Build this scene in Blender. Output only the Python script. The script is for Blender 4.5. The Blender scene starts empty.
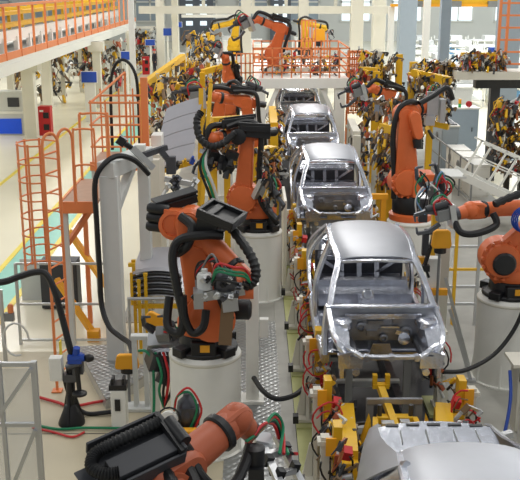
import bpy, bmesh, math, random
from mathutils import Vector, Matrix, Euler
S = bpy.context.scene
C = S.collection
PI = math.pi
rnd = random.Random(7)

# ---------------------------------------------------------------- camera, light, exposure
cam_d = bpy.data.cameras.new('camera'); cam = bpy.data.objects.new('camera', cam_d); C.objects.link(cam)
cam.location = (0, 0, 6.4)
cam.rotation_euler = (math.radians(90 - 15.333), 0, math.radians(-0.416))
cam_d.sensor_width = 36; cam_d.lens = 930 / 520 * 36; cam_d.clip_end = 400
S.camera = cam
S.view_settings.view_transform = 'Standard'; S.view_settings.look = 'None'
S.view_settings.gamma = 1; S.view_settings.use_curve_mapping = False
S.view_settings.exposure = 0.05
w = bpy.data.worlds.new('hall_light'); S.world = w; w.use_nodes = True
bg = w.node_tree.nodes['Background']; bg.inputs[0].default_value = (0.93, 0.97, 1, 1); bg.inputs[1].default_value = 0.34

def area(name, loc, sx, sy, power, col=(1, .97, .92), rot=(0, 0, 0)):
    d = bpy.data.lights.new(name, 'AREA'); d.shape = 'RECTANGLE'; d.size = sx; d.size_y = sy
    d.energy = power; d.color = col
    o = bpy.data.objects.new(name, d); C.objects.link(o); o.location = loc; o.rotation_euler = rot
    return o
# rows of high-bay lamps under the hall roof
for y, pw in ((4, 230), (14, 340), (26, 480), (40, 820), (58, 1000)):
    for x in (-12, 2, 14):
        area('high_bay_lamp', (x, y, 12.5), 1.6, 6, pw)
# roof glazing above the far right side
area('roof_daylight', (24, 70, 14), 16, 50, 11000, (.92, .97, 1))
area('roof_daylight', (-20, 55, 14), 10, 50, 3500, (1, .98, .93))

# ---------------------------------------------------------------- materials
def lin(c):
    return tuple((v / 12.92 if v <= .04045 else ((v + .055) / 1.055) ** 2.4) for v in [k / 255 for k in c])
def mat(name, rgb, rough=.5, metal=0., var=.12, scale=6, bump=0., spec=.5, coat=0):
    m = bpy.data.materials.new(name); m.use_nodes = True
    nt = m.node_tree; b = nt.nodes['Principled BSDF']
    c = lin(rgb)
    tc = nt.nodes.new('ShaderNodeTexCoord'); n = nt.nodes.new('ShaderNodeTexNoise')
    n.inputs['Scale'].default_value = scale; n.inputs['Detail'].default_value = 4
    nt.links.new(tc.outputs['Object'], n.inputs['Vector'])
    mx = nt.nodes.new('ShaderNodeMix'); mx.data_type = 'RGBA'
    mx.inputs[6].default_value = (*[v * (1 - var) for v in c], 1)
    mx.inputs[7].default_value = (*[min(1, v * (1 + var)) for v in c], 1)
    nt.links.new(n.outputs['Fac'], mx.inputs[0]); nt.links.new(mx.outputs[2], b.inputs['Base Color'])
    b.inputs['Roughness'].default_value = rough; b.inputs['Metallic'].default_value = metal
    b.inputs['Specular IOR Level'].default_value = spec; b.inputs['Coat Weight'].default_value = coat
    if bump:
        bp = nt.nodes.new('ShaderNodeBump'); bp.inputs['Strength'].default_value = bump; bp.inputs['Distance'].default_value = .02
        nt.links.new(n.outputs['Fac'], bp.inputs['Height']); nt.links.new(bp.outputs[0], b.inputs['Normal'])
    return m
M = {}
M['orange'] = mat('robot_orange', (216, 106, 54), .45, var=.1)
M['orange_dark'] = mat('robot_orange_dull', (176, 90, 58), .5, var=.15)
M['safety'] = mat('safety_orange', (230, 136, 82), .5, var=.06)
M['black'] = mat('black_plastic', (24, 25, 28), .45, var=.2)
M['hose'] = mat('black_rubber', (20, 21, 24), .5, var=.2)
M['grey_dark'] = mat('charcoal_paint', (56, 58, 63), .5)
M['grey'] = mat('grey_paint', (208, 210, 208), .5, var=.05)
M['grey_mid'] = mat('mid_grey', (128, 130, 130), .55)
M['cream'] = mat('cream_paint', (214, 211, 198), .5, var=.05, scale=2)
M['white'] = mat('white_paint', (232, 232, 226), .5, var=.04)
M['yellow'] = mat('machine_yellow', (224, 176, 30), .45, var=.12)
M['cap'] = mat('amber_cover', (240, 168, 30), .5, var=.06)
M['olive'] = mat('olive_paint', (176, 178, 122), .55, var=.1)
M['steel'] = mat('body_steel', (178, 180, 186), .47, 1, var=.08, scale=3)
M['steel_shiny'] = mat('galvanised_steel', (214, 217, 226), .27, 1, var=.28, scale=9, bump=.25)
M['steel_dark'] = mat('dark_steel', (92, 94, 100), .42, .9, var=.3, scale=7, bump=.2)
M['steel_mid'] = mat('pressed_steel', (150, 152, 158), .38, .95, var=.35, scale=8, bump=.2)
M['alu'] = mat('aluminium', (196, 198, 200), .38, .85, var=.08)
M['panel'] = mat('sheet_panel_steel', (176, 177, 184), .5, .2, var=.05)
M['red'] = mat('red_hose', (196, 38, 42), .45)
M['red_paint'] = mat('red_paint', (190, 34, 38), .5)
M['green'] = mat('green_hose', (22, 130, 88), .45)
M['deck'] = mat('deck_plate', (178, 142, 118), .6, var=.15)
M['blue'] = mat('blue_paint', (30, 72, 168), .45)
M['sky'] = mat('pale_blue_plastic', (110, 160, 200), .5)
M['copper'] = mat('copper_electrode', (176, 108, 70), .4, .7)
M['brown'] = mat('brown_plate', (120, 96, 70), .55)
M['skin'] = mat('skin', (206, 150, 122), .6)
M['cloth'] = mat('dark_workwear', (52, 54, 64), .9)
M['lamp_green'] = mat('green_signal', (50, 160, 80), .4)
M['lamp_amber'] = mat('amber_signal', (240, 170, 40), .4)
M['bluegrey'] = mat('blue_grey_paint', (158, 172, 184), .55, var=.05)
M['wall'] = mat('hall_wall_paint', (214, 216, 212), .7, var=.08, scale=.3)
M['wallpanel'] = mat('grey_wall_cladding', (104, 110, 120), .7, var=.08, scale=.3)

def glassmat(name, col, alpha):
    m = bpy.data.materials.new(name); m.use_nodes = True
    b = m.node_tree.nodes['Principled BSDF']; b.inputs['Base Color'].default_value = (*lin(col), 1)
    b.inputs['Roughness'].default_value = .12; b.inputs['Alpha'].default_value = alpha
    return m
M['glass'] = glassmat('polycarbonate', (215, 222, 225), .22)
M['winglass'] = mat('daylit_window_pane', (225, 235, 240), .1)
def emis(name, rgb, s):
    m = mat(name, rgb, .4); b = m.node_tree.nodes['Principled BSDF']
    b.inputs['Emission Color'].default_value = (*lin(rgb), 1); b.inputs['Emission Strength'].default_value = s
    return m
M['daylight'] = emis('daylit_glazing', (225, 240, 250), .9)
M['screen'] = emis('blue_display', (18, 70, 190), .35)

def floor_mat():
    m = mat('painted_floor', (236, 230, 206), .22, var=.05, scale=.35)
    nt = m.node_tree; b = nt.nodes['Principled BSDF']
    n = nt.nodes.new('ShaderNodeTexNoise'); n.inputs['Scale'].default_value = .8; n.inputs['Detail'].default_value = 6
    tc = nt.nodes['Texture Coordinate']; nt.links.new(tc.outputs['Object'], n.inputs['Vector'])
    r = nt.nodes.new('ShaderNodeMapRange'); r.inputs[3].default_value = .2; r.inputs[4].default_value = .3
    nt.links.new(n.outputs['Fac'], r.inputs[0]); nt.links.new(r.outputs[0], b.inputs['Roughness'])
    return m
M['floor'] = floor_mat()
M['concrete'] = mat('worn_concrete', (188, 178, 152), .5, var=.14, scale=1.2, bump=.05)
M['concrete_grey'] = mat('grey_concrete', (158, 157, 150), .55, var=.25, scale=2.2, bump=.06)
def tread_mat():
    m = mat('tread_plate', (160, 162, 162), .38, .75, var=.1, scale=2)
    nt = m.node_tree; b = nt.nodes['Principled BSDF']; tc = nt.nodes['Texture Coordinate']
    mp = nt.nodes.new('ShaderNodeMapping'); mp.inputs['Rotation'].default_value = (0, 0, PI / 4); nt.links.new(tc.outputs['Object'], mp.inputs[0])
    ck = nt.nodes.new('ShaderNodeTexVoronoi'); ck.inputs['Scale'].default_value = 10; ck.inputs['Randomness'].default_value = 0
    nt.links.new(mp.outputs[0], ck.inputs['Vector'])
    bp = nt.nodes.new('ShaderNodeBump'); bp.inputs['Strength'].default_value = .9; bp.inputs['Distance'].default_value = .03; bp.invert = True
    nt.links.new(ck.outputs['Distance'], bp.inputs['Height']); nt.links.new(bp.outputs[0], b.inputs['Normal'])
    return m
M['tread'] = tread_mat()
M['line_yellow'] = mat('floor_line_yellow', (238, 214, 60), .4, var=.1)
M['line_teal'] = mat('floor_paint_teal', (126, 200, 182), .35, var=.08)

# ---------------------------------------------------------------- mesh helpers
V3 = Vector
class MB:
    def __init__(s): s.v = []; s.f = []; s.mi = []; s.m = 0
    def add(s, vs, fs):
        o = len(s.v); s.v += [V3(p) for p in vs]
        for f in fs: s.f.append(tuple(i + o for i in f)); s.mi.append(s.m)
        return s
    def box(s, c, d, R=None):
        c = V3(c); hx, hy, hz = d[0] / 2, d[1] / 2, d[2] / 2
        vs = [V3((x, y, z)) for x in (-hx, hx) for y in (-hy, hy) for z in (-hz, hz)]
        if R is not None:
            if not isinstance(R, Matrix): R = Euler(R).to_matrix()
            vs = [R @ p for p in vs]
        return s.add([c + p for p in vs], [(0, 1, 3, 2), (4, 6, 7, 5), (0, 4, 5, 1), (2, 3, 7, 6), (0, 2, 6, 4), (1, 5, 7, 3)])
    def beam(s, p, q, w, h=None, up=(0, 0, 1)):
        h = h or w; p, q = V3(p), V3(q); d = (q - p); L = d.length
        if L < 1e-5: return s
        d /= L; u = V3(up)
        if abs(d.dot(u)) > .98: u = V3((0, 1, 0))
        x = d.cross(u).normalized(); z = x.cross(d)
        R = Matrix((x, d, z)).transposed()
        return s.box((p + q) / 2, (w, L, h), R)
    def cyl(s, p, q, r, r2=None, n=12, cap=True):
        r2 = r if r2 is None else r2; p, q = V3(p), V3(q); d = (q - p).normalized()
        a = d.orthogonal().normalized(); b = d.cross(a)
        vs = []
        for k in range(n):
            t = 2 * PI * k / n; e = a * math.cos(t) + b * math.sin(t); vs += [p + e * r, q + e * r2]
        fs = [(2 * k, 2 * ((k + 1) % n), 2 * ((k + 1) % n) + 1, 2 * k + 1) for k in range(n)]
        if cap: fs += [tuple(2 * k for k in range(n))[::-1], tuple(2 * k + 1 for k in range(n))]
        return s.add(vs, fs)
    def lathe(s, prof, o=(0, 0, 0), ax=(0, 0, 1), n=20):
        o = V3(o); d = V3(ax).normalized(); a = d.orthogonal().normalized(); b = d.cross(a); k = len(prof)
        vs = []
        for i in range(n):
            t = 2 * PI * i / n; e = a * math.cos(t) + b * math.sin(t)
            vs += [o + e * max(r, 1e-4) + d * z for r, z in prof]
        fs = []
        for i in range(n):
            j = (i + 1) % n
            for m in range(k - 1): fs.append((i * k + m, j * k + m, j * k + m + 1, i * k + m + 1))
        fs.append(tuple(i * k for i in range(n))[::-1]); fs.append(tuple(i * k + k - 1 for i in range(n)))
        return s.add(vs, fs)
    def tube(s, pts, r, n=7, ribs=0):
        pts = [V3(p) for p in pts]; N = len(pts); vs = []; a = None
        for i, p in enumerate(pts):
            d = (pts[min(i + 1, N - 1)] - pts[max(i - 1, 0)])
            if d.length < 1e-6: d = V3((0, 0, 1))
            d.normalize()
            a = d.orthogonal().normalized() if a is None else (a - d * a.dot(d)).normalized()
            b = d.cross(a); rr = r * (1 + (.14 if (i % 2) else -.1) * (1 if ribs else 0))
            vs += [p + (a * math.cos(2 * PI * k / n) + b * math.sin(2 * PI * k / n)) * rr for k in range(n)]
        fs = [(i * n + k, i * n + (k + 1) % n, (i + 1) * n + (k + 1) % n, (i + 1) * n + k) for i in range(N - 1) for k in range(n)]
        fs += [tuple(range(n))[::-1], tuple((N - 1) * n + k for k in range(n))]
        return s.add(vs, fs)
    def spl(s, pts, r, k=6, n=7, ribs=0): return s.tube(spline(pts, k), r, n, ribs)
    def prism(s, poly, ext):
        e = V3(ext); n = len(poly); a = [V3(p) for p in poly]
        return s.add(a + [p + e for p in a], [tuple(range(n))[::-1], tuple(range(n, 2 * n))] + [(i, (i + 1) % n, n + (i + 1) % n, n + i) for i in range(n)])
    def ell(s, c, r, n=12, m=8):
        c = V3(c); vs = []
        for j in range(m + 1):
            ph = PI * j / m
            for i in range(n):
                t = 2 * PI * i / n; vs.append(c + V3((r[0] * math.sin(ph) * math.cos(t) + 1e-5 * math.cos(t), r[1] * math.sin(ph) * math.sin(t) + 1e-5 * math.sin(t), r[2] * math.cos(ph))))
        return s.add(vs, [(j * n + i, (j + 1) * n + i, (j + 1) * n + (i + 1) % n, j * n + (i + 1) % n) for j in range(m) for i in range(n)])
    def link(s, p, q, r1, r2, axis, wd, n=9):
        """rounded tapered robot link: hull of two discs, chamfered, wd thick along axis"""
        p, q, ax = V3(p), V3(q), V3(axis).normalized()
        d = q - p; d = (d - ax * d.dot(ax)); L = d.length; d.normalize(); u = ax.cross(d)
        th = math.acos(max(-1, min(1, (r1 - r2) / max(L, 1e-4))))
        def outline(k):
            o = []
            for i in range(n + 1):
                t = th + (2 * PI - 2 * th) * i / n; o.append(p + (d * math.cos(t) + u * math.sin(t)) * r1 * k)
            for i in range(n + 1):
                t = -th + 2 * th * i / n; o.append(q + (d * math.cos(t) + u * math.sin(t)) * r2 * k)
            return o
        rings = [(-.5, .82), (-.38, 1), (.38, 1), (.5, .82)]; vs = []
        for off, k in rings: vs += [x + ax * off * wd for x in outline(k)]
        m = 2 * (n + 1); fs = [(j * m + i, j * m + (i + 1) % m, (j + 1) * m + (i + 1) % m, (j + 1) * m + i) for j in range(3) for i in range(m)]
        fs += [tuple(range(m))[::-1], tuple(3 * m + i for i in range(m))]
        return s.add(vs, fs)
    def grid(s, rows, th=0.02):
        """sheet through rows of points, th thick (offset along face normal)"""
        R = len(rows); K = len(rows[0]); P = [[V3(p) for p in r] for r in rows]; vs = []; vb = []
        for i in range(R):
            for j in range(K):
                du = P[min(i + 1, R - 1)][j] - P[max(i - 1, 0)][j]; dv = P[i][min(j + 1, K - 1)] - P[i][max(j - 1, 0)]
                nn = du.cross(dv); nn = nn.normalized() if nn.length > 1e-9 else V3((0, 0, 1))
                vs.append(P[i][j]); vb.append(P[i][j] - nn * th)
        o = R * K; fs = []
        for i in range(R - 1):
            for j in range(K - 1):
                a, b, c, d = i * K + j, (i + 1) * K + j, (i + 1) * K + j + 1, i * K + j + 1
                fs += [(a, b, c, d), (o + d, o + c, o + b, o + a)]
        for i in range(R - 1):
            for j in (0, K - 1):
                a, b = i * K + j, (i + 1) * K + j; fs.append((a, o + a, o + b, b) if j == 0 else (b, o + b, o + a, a))
        for j in range(K - 1):
            for i in (0, R - 1):
                a, b = i * K + j, i * K + j + 1; fs.append((b, o + b, o + a, a) if i == 0 else (a, o + a, o + b, b))
        return s.add(vs + vb, fs)
def spline(pts, k=6):
    P = [V3(p) for p in pts]; out = []
    for i in range(len(P) - 1):
        a, b, c, d = P[max(i - 1, 0)], P[i], P[i + 1], P[min(i + 2, len(P) - 1)]
        for j in range(k):
            t = j / k
            out.append(.5 * ((2 * b) + (c - a) * t + (2 * a - 5 * b + 4 * c - d) * t * t + (3 * b - a - 3 * c + d) * t ** 3))
    out.append(P[-1]); return out

def wloc(o):
    v = V3((0, 0, 0))
    while o: v = v + o.location; o = o.parent
    return v
def build(name, mb, mats, parent=None, loc=None, bevel=0, local=False):
    """link the collected shapes as ONE mesh object; vertices are given in world space unless local"""
    if isinstance(mats, str): mats = [mats]
    me = bpy.data.meshes.new(name)
    off = wloc(parent) if parent else V3(loc or (0, 0, 0))
    if local: off = V3((0, 0, 0))
    me.from_pydata([tuple(p - off) for p in mb.v], [], mb.f)
    for k in mats: me.materials.append(M[k])
    for p, i in zip(me.polygons, mb.mi): p.material_index = i; p.use_smooth = True
    me.update()
    bm = bmesh.new(); bm.from_mesh(me); bmesh.ops.recalc_face_normals(bm, faces=bm.faces); bm.to_mesh(me); bm.free()
    me.set_sharp_from_angle(angle=math.radians(38))
    o = bpy.data.objects.new(name, me); C.objects.link(o)
    if parent: o.parent = parent
    else: o.location = V3(loc or (0, 0, 0))
    if bevel:
        b = o.modifiers.new('bevel', 'BEVEL'); b.width = bevel; b.segments = 2; b.limit_method = 'ANGLE'
    return o
def tag(o, label, cat, group=None, kind=None):
    o['label'] = label; o['category'] = cat
    if group: o['group'] = group
    if kind: o['kind'] = kind
    return o
def thing(name, label, cat, loc=(0, 0, 0), group=None):
    o = bpy.data.objects.new(name, None); C.objects.link(o); o.location = loc; o.empty_display_size = .2
    return tag(o, label, cat, group)
def solo(name, mb, mats, label, cat, group=None, bevel=0):
    xs = [p.x for p in mb.v]; ys = [p.y for p in mb.v]; zs = [p.z for p in mb.v]
    o = build(name, mb, mats, None, ((min(xs) + max(xs)) / 2, (min(ys) + max(ys)) / 2, min(zs)), bevel)
    return tag(o, label, cat, group)
def struct(name, mb, mats, bevel=0):
    o = build(name, mb, mats, None, None, bevel); o['kind'] = 'structure'; return o
def dup(root, loc, label=None, group=None, rz=0):
    r = root.copy(); C.objects.link(r); r.location = loc; r.rotation_euler = (0, 0, rz)
    if label: r['label'] = label
    if group: r['group'] = group
    for ch in list(root.children):
        c = ch.copy(); C.objects.link(c); c.parent = r
        for g in list(ch.children):
            d = g.copy(); C.objects.link(d); d.parent = c
    return r
def text_part(name, body, size, loc, rot, m, parent):
    cu = bpy.data.curves.new(name, 'FONT'); cu.body = body; cu.size = size; cu.align_x = 'CENTER'; cu.align_y = 'CENTER'; cu.extrude = .002
    t = bpy.data.objects.new(name + '_tmp', cu); C.objects.link(t)
    dg = bpy.context.evaluated_depsgraph_get(); me = bpy.data.meshes.new_from_object(t.evaluated_get(dg))
    bpy.data.objects.remove(t); me.materials.clear(); me.materials.append(M[m])
    o = bpy.data.objects.new(name, me); C.objects.link(o)
    o.parent = parent; o.location = V3(loc) - wloc(parent); o.rotation_euler = rot
    return o
# ================================================================ the setting
def slab(name, x0, x1, y0, y1, z0, z1, m):
    return struct(name, MB().box(((x0 + x1) / 2, (y0 + y1) / 2, (z0 + z1) / 2), (x1 - x0, y1 - y0, z1 - z0)), m)
slab('floor', -32, 42, -4, 114, -.3, 0, 'floor')
slab('concrete_slab', -7, -.42, -2, 15.7, 0, .012, 'concrete')
slab('walkway_plate', -.42, .42, 5, 17.2, 0, .03, 'tread')
slab('concrete_strip', .42, .62, 5, 40, 0, .03, 'concrete_grey')
slab('line_base', .62, 3.05, 5, 42, 0, .02, 'grey_dark')
slab('side_plate', 3.05, 3.85, 5, 30, 0, .03, 'concrete_grey')
slab('cell_slab', -2.6, .42, 17.2, 42, 0, .014, 'concrete_grey')
slab('cell_slab', 3.85, 7.5, 5, 42, 0, .014, 'concrete_grey')
def strip(name, pts, wd, m, z=.02):
    mb = MB()
    for p, q in zip(pts, pts[1:]): mb.beam((p[0], p[1], z), (q[0], q[1], z), wd, .008)
    return struct(name, mb, m)
strip('floor_marking', [(-5.45, 15.8), (-5.5, 70)], .75, 'line_teal', .006)
strip('floor_marking', [(-5.02, 15.8), (-5.07, 70)], .13, 'line_yellow', .008)
strip('floor_marking', [(-5.9, 15.8), (-5.95, 70)], .13, 'line_yellow', .008)
strip('floor_marking', [(-8.4, 18), (-8.5, 75)], .14, 'line_yellow', .008)
strip('floor_joint', [(-1.9, 6), (-1.9, 12.6)], .02, 'grey_dark', .012)
strip('floor_joint', [(-7, 12.5), (-2, 12.5)], .015, 'grey_dark', .012)
# walls and glazing far away
slab('wall_back', -32, 42, 112, 112.4, 0, 16, 'wall')
slab('wall_left', -32.3, -32, -4, 112, 0, 16, 'wall')
slab('wall_right', 42, 42.3, -4, 112, 0, 16, 'wall')
n = 0
for x in range(-30, 42, 6):
    n += 1
    wn = struct('window_%d' % n, MB().box((x, 111.9, 5.6), (3.4, .1, 6.4)), 'daylight' if x > 10 else 'bluegrey')
    f = MB()
    for k in (-1.7, 0, 1.7): f.box((x + k, 111.8, 5.6), (.16, .16, 6.6))
    for z in (2.3, 4.5, 6.7, 8.9): f.box((x, 111.8, z), (3.6, .16, .16))
    build('window_frame', f, 'white', wn)
for i, (x, wd) in enumerate(((-6.6, 3.9), (3.2, 2.4))):
    d = struct('door_%d' % (i + 1), MB().box((x, 111.5, 3.3), (wd, .3, 6.6)), 'wallpanel')
    p = MB()
    for a in (-.42, .42):
        for b in range(5): p.box((x + a * wd / 2, 111.33, 2.1 + b * .95), (wd * .2, .06, .5))
    build('door_pane', p, 'daylight', d)

# ================================================================ car bodies
def mirror(fn, *a):
    mb = MB()
    for s in (-1, 1): fn(mb, s, *a)
    return mb
def loft(mb, secs):
    """secs: list of cross sections (each a closed list of points)"""
    k = len(secs[0]); vs = [p for s in secs for p in s]
    fs = [(i * k + j, i * k + (j + 1) % k, (i + 1) * k + (j + 1) % k, (i + 1) * k + j) for i in range(len(secs) - 1) for j in range(k)]
    fs += [tuple(range(k))[::-1], tuple((len(secs) - 1) * k + j for j in range(k))]
    return mb.add(vs, fs)
def rail(mb, pts, w1, w2, k=5, up=(0, 0, 1)):
    """hollow-section rail: rounded rectangle swept along a curve"""
    P = spline(pts, k); secs = []
    for i, p in enumerate(P):
        d = (P[min(i + 1, len(P) - 1)] - P[max(i - 1, 0)]).normalized(); u = V3(up)
        if abs(d.dot(u)) > .95: u = V3((0, -1, 0))
        x = d.cross(u).normalized(); z = x.cross(d)
        secs.append([p + x * a * w1 / 2 + z * b * w2 / 2 for a, b in ((-1, -.6), (-.6, -1), (.6, -1), (1, -.6), (1, .6), (.6, 1), (-.6, 1), (-1, .6))])
    return loft(mb, secs)
def car_body():
    t = thing('car_body', 'x', 'car body')
    def sheet_roof():
        rows = []
        for y, hw, z in ((.62, .50, 1.235), (.70, .515, 1.262), (.9, .54, 1.295), (1.3, .565, 1.33), (1.8, .575, 1.335), (2.3, .56, 1.31), (2.65, .535, 1.262), (2.85, .52, 1.21)):
            rows.append([(x * (hw + .045), y + (.06 if y < 1 else -.05 if y > 2.6 else 0) * (x * x) * (1 if y < 1 else 1), z + .028 + .035 * (1 - x * x) - .045 * abs(x) ** 6) for x in [k / 6 - 1 for k in range(13)]])
        return MB().grid(rows, -.018)
    build('roof_panel', sheet_roof(), 'steel', t, local=True)
    # side frames: pillars, roof rail, sill, quarter panel
    for s in (-1, 1):
        mb = MB()
        rail(mb, [(s * .73, -.02, .74), (s * .66, .28, .98), (s * .565, .62, 1.2), (s * .575, .95, 1.275), (s * .60, 1.5, 1.305), (s * .585, 2.2, 1.285), (s * .56, 2.7, 1.21)], .085, .075)
        rail(mb, [(s * .80, -.25, .07), (s * .83, .4, .07), (s * .84, 1.4, .07), (s * .83, 2.5, .09)], .11, .17)
        rail(mb, [(s * .80, -.22, .1), (s * .80, -.12, .4), (s * .76, -.04, .76)], .09, .15, up=(0, 1, 0))
        rail(mb, [(s * .84, 1.28, .1), (s * .845, 1.32, .5), (s * .80, 1.38, .8), (s * .61, 1.5, 1.29)], .07, .24, up=(0, 1, 0))
        rail(mb, [(s * .83, 2.42, .1), (s * .86, 2.55, .35), (s * .855, 2.75, .62), (s * .80, 2.72, .85), (s * .66, 2.6, 1.1), (s * .57, 2.35, 1.27)], .07, .18, up=(0, 1, 0))
        build('side_frame', mb, 'steel_shiny', t, local=True)
        q = MB(); rows = []
        for y, zt, xt, zl in ((2.42, 1.275, .595, .30), (2.7, 1.245, .575, .22), (2.95, 1.16, .585, .38), (3.15, 1.08, .585, .56), (3.4, .99, .58, .64), (3.65, .905, .575, .60), (3.85, .86, .565, .42), (4.0, .85, .555, .30), (4.12, .80, .53, .3)):
            zb = .76 if y < 3.9 else .72; k = 0 if y > 3.1 else (3.1 - y) * .8; wm = .865 if y < 2.9 else .865 - .235 * ((y - 2.9) / 1.2) ** 1.3
            row = []
            for u in range(5):
                f = u / 4; row.append((s * (xt + (wm - xt) * (1 - (1 - f) ** 1.8)), y + k * f, zt + (zb - zt) * f))
            for u in range(1, 5):
                f = u / 4; row.append((s * (wm + .02 * math.sin(PI * f) - .03 * f - (.05 if y > 4.1 else 0)), y + k * (1 - f * .3), zb + (zl - zb) * f))
            rows.append(row)
        q.grid(rows, .02 * s)
        build('quarter_panel', q, 'steel', t, local=True)
    # roof headers front and rear, backlight panel and deck with slots
    mb = MB()
    rail(mb, [(-.53, .66, 1.2), (-.25, .60, 1.23), (0, .59, 1.238), (.25, .60, 1.23), (.53, .66, 1.2)], .07, .05)
    build('roof_header', mb, 'steel_shiny', t, local=True)
    mb = MB(); rail(mb, [(-.52, 2.83, 1.17), (0, 2.9, 1.21), (.52, 2.83, 1.17)], .09, .05)
    build('roof_header', mb, 'steel_shiny', t, local=True)
    mb = MB(); mb.grid([[(x * .58, 3.5 + .12 * (1 - x * x), .80) for x in (-1, -.6, -.2, .2, .6, 1)], [(x * .57, 3.8 + .14 * (1 - x * x), .845) for x in (-1, -.6, -.2, .2, .6, 1)], [(x * .56, 3.97 + .14 * (1 - x * x), .85) for x in (-1, -.6, -.2, .2, .6, 1)], [(x * .54, 4.04 + .14 * (1 - x * x), .7) for x in (-1, -.6, -.2, .2, .6, 1)]], -.02)
    deck = build('rear_deck', mb, 'steel_shiny', t, local=True)
    for x in (-.42, -.21, 0, .21, .42): build('deck_slot', MB().box((x, 3.9 + .13 * (1 - x * x), .85), (.13, .04, .014)), 'black', deck, local=True)
    for x in (-.36, -.1, .18, .4): build('deck_rib', MB().beam((x, 3.6 + .1 * (1 - x * x), .822), (x * .98, 3.8 + .12 * (1 - x * x), .85), .012, .012), 'grey_mid', deck, local=True)
    # rear shelf and bulkhead
    mb = MB(); mb.grid([[(x, 2.75, .62 ) for x in (-.72, 0, .72)], [(x, 2.95, .80) for x in (-.68, 0, .68)], [(x, 3.5, .80) for x in (-.58, 0, .58)]], .02)
    for x in (-.45, .45): mb.lathe([(.15, 0), (.15, .03), (.11, .03), (.1, -.01)], (x, 3.2, .83))
    for x in (-.3, 0, .3): mb.beam((x, 2.72, .15), (x, 2.95, .8), .08, .05)
    build('rear_shelf', mb, 'steel_shiny', t, local=True)
    mb = MB().box((0, 2.86, .4), (1.5, .02, .7))
    build('bulkhead', mb, 'steel_dark', t, local=True)
    mb = MB().beam((-.7, 2.8, .64), (.7, 2.8, .64), .06, .07); mb.beam((-.7, 2.8, .3), (.7, 2.8, .3), .05, .12)
    for s in (-1, 1): mb.beam((s * .66, 2.8, .62), (s * .2, 2.8, .3), .05, .06)
    build('bulkhead_brace', mb, 'steel_shiny', t, local=True)
    mb = MB()
    mb.box((0, 1.5, .03), (1.56, 3.0, .03)); mb.box((0, 3.3, .12), (1.4, 1.6, .03))
    loft(mb, [[(-.17, y, .04), (-.12, y, .22), (.12, y, .22), (.17, y, .04)] for y in (-.1, .6, 1.4, 2.5)])
    build('floor_pan', mb, 'steel_shiny', t, local=True)
    mb = MB()
    for y in (.55, 1.15): mb.box((0, y, .14), (1.55, .12, .12))
    mb.box((0, 2.4, .24), (1.5, .2, .3)); mb.box((0, 2.1, .2), (1.5, .5, .2))
    build('seat_crossmember', mb, 'steel_shiny', t, local=True)
    mb = MB(); mb.lathe([(.07, -.03), (.09, 0), (.07, .03), (.045, .03), (.04, 0), (.045, -.03)], (-.03, 1.3, .48), (0, -1, .4)); mb.beam((-.03, 1.35, .2), (-.03, 1.33, .42), .2, .08)
    build('tunnel_bracket', mb, 'steel_shiny', t, local=True)
    # firewall, cowl, dashboard beam
    mb = MB()
    mb.grid([[(x, -.06 - .05 * abs(x), .74) for x in (-.72, -.4, 0, .4, .72)], [(x, -.14, .5) for x in (-.7, -.4, 0, .4, .7)], [(x, -.12, .28) for x in (-.68, -.4, 0, .4, .68)], [(x, .1, .06) for x in (-.66, -.4, 0, .4, .66)]], .02)
    for x, z, r in ((-.3, .5, .07), (.33, .42, .09), (.02, .33, .06), (.5, .56, .05), (-.5, .38, .05)): mb.lathe([(r, 0), (r, .04), (r * .6, .05), (r * .5, .01)], (x, -.15, z), (0, -1, 0), 14)
    for x, z, a, b in ((-.1, .56, .22, .05), (.2, .6, .12, .09), (-.42, .58, .12, .1), (.1, .46, .3, .03), (-.15, .4, .14, .08)): mb.box((x, -.155, z), (a, .05, b))
    fwl = build('firewall', mb, 'steel_mid', t, local=True)
    mb = MB().lathe([(.085, 0), (.085, .02), (.05, .03)], (.3, -.2, .33), (0, -1, .2), 14); mb.box((.1, -.19, .5), (.26, .02, .025)); mb.box((.28, -.18, .4), (.2, .03, .06), (0, .3, 0))
    build('heat_shield', mb, 'steel_shiny', fwl, local=True)
    for s in (-1, 1):
        mb = MB().box((s * .66, -.2, .6), (.14, .2, .05), (0, s * .4, .2)); mb.box((s * .62, -.5, .5), (.16, .1, .12), (.2, s * .3, 0)); mb.cyl((s * .55, -.75, .45), (s * .7, -.8, .5), .04)
        build('shock_bracket', mb, 'steel_shiny', t, local=True)
    mb = MB()
    rail(mb, [(-.74, .0, .75), (-.35, -.07, .77), (.35, -.07, .77), (.74, .0, .75)], .12, .045)
    build('cowl', mb, 'steel_shiny', t, local=True)
    mb = MB(); mb.box((0, -.17, .655), (1.06, .04, .075))
    for x in (-.42, -.2, 0, .2, .42): mb.box((x, -.19, .66), (.1, .03, .035))
    build('cowl_panel', mb, 'steel_shiny', t, local=True)
    mb = MB(); mb.cyl((-.7, .32, .62), (.7, .32, .62), .035); mb.box((-.25, .3, .5), (.08, .06, .28)); mb.box((.2, .3, .48), (.08, .06, .3))
    build('dashboard_beam', mb, 'steel_dark', t, local=True)
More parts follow.
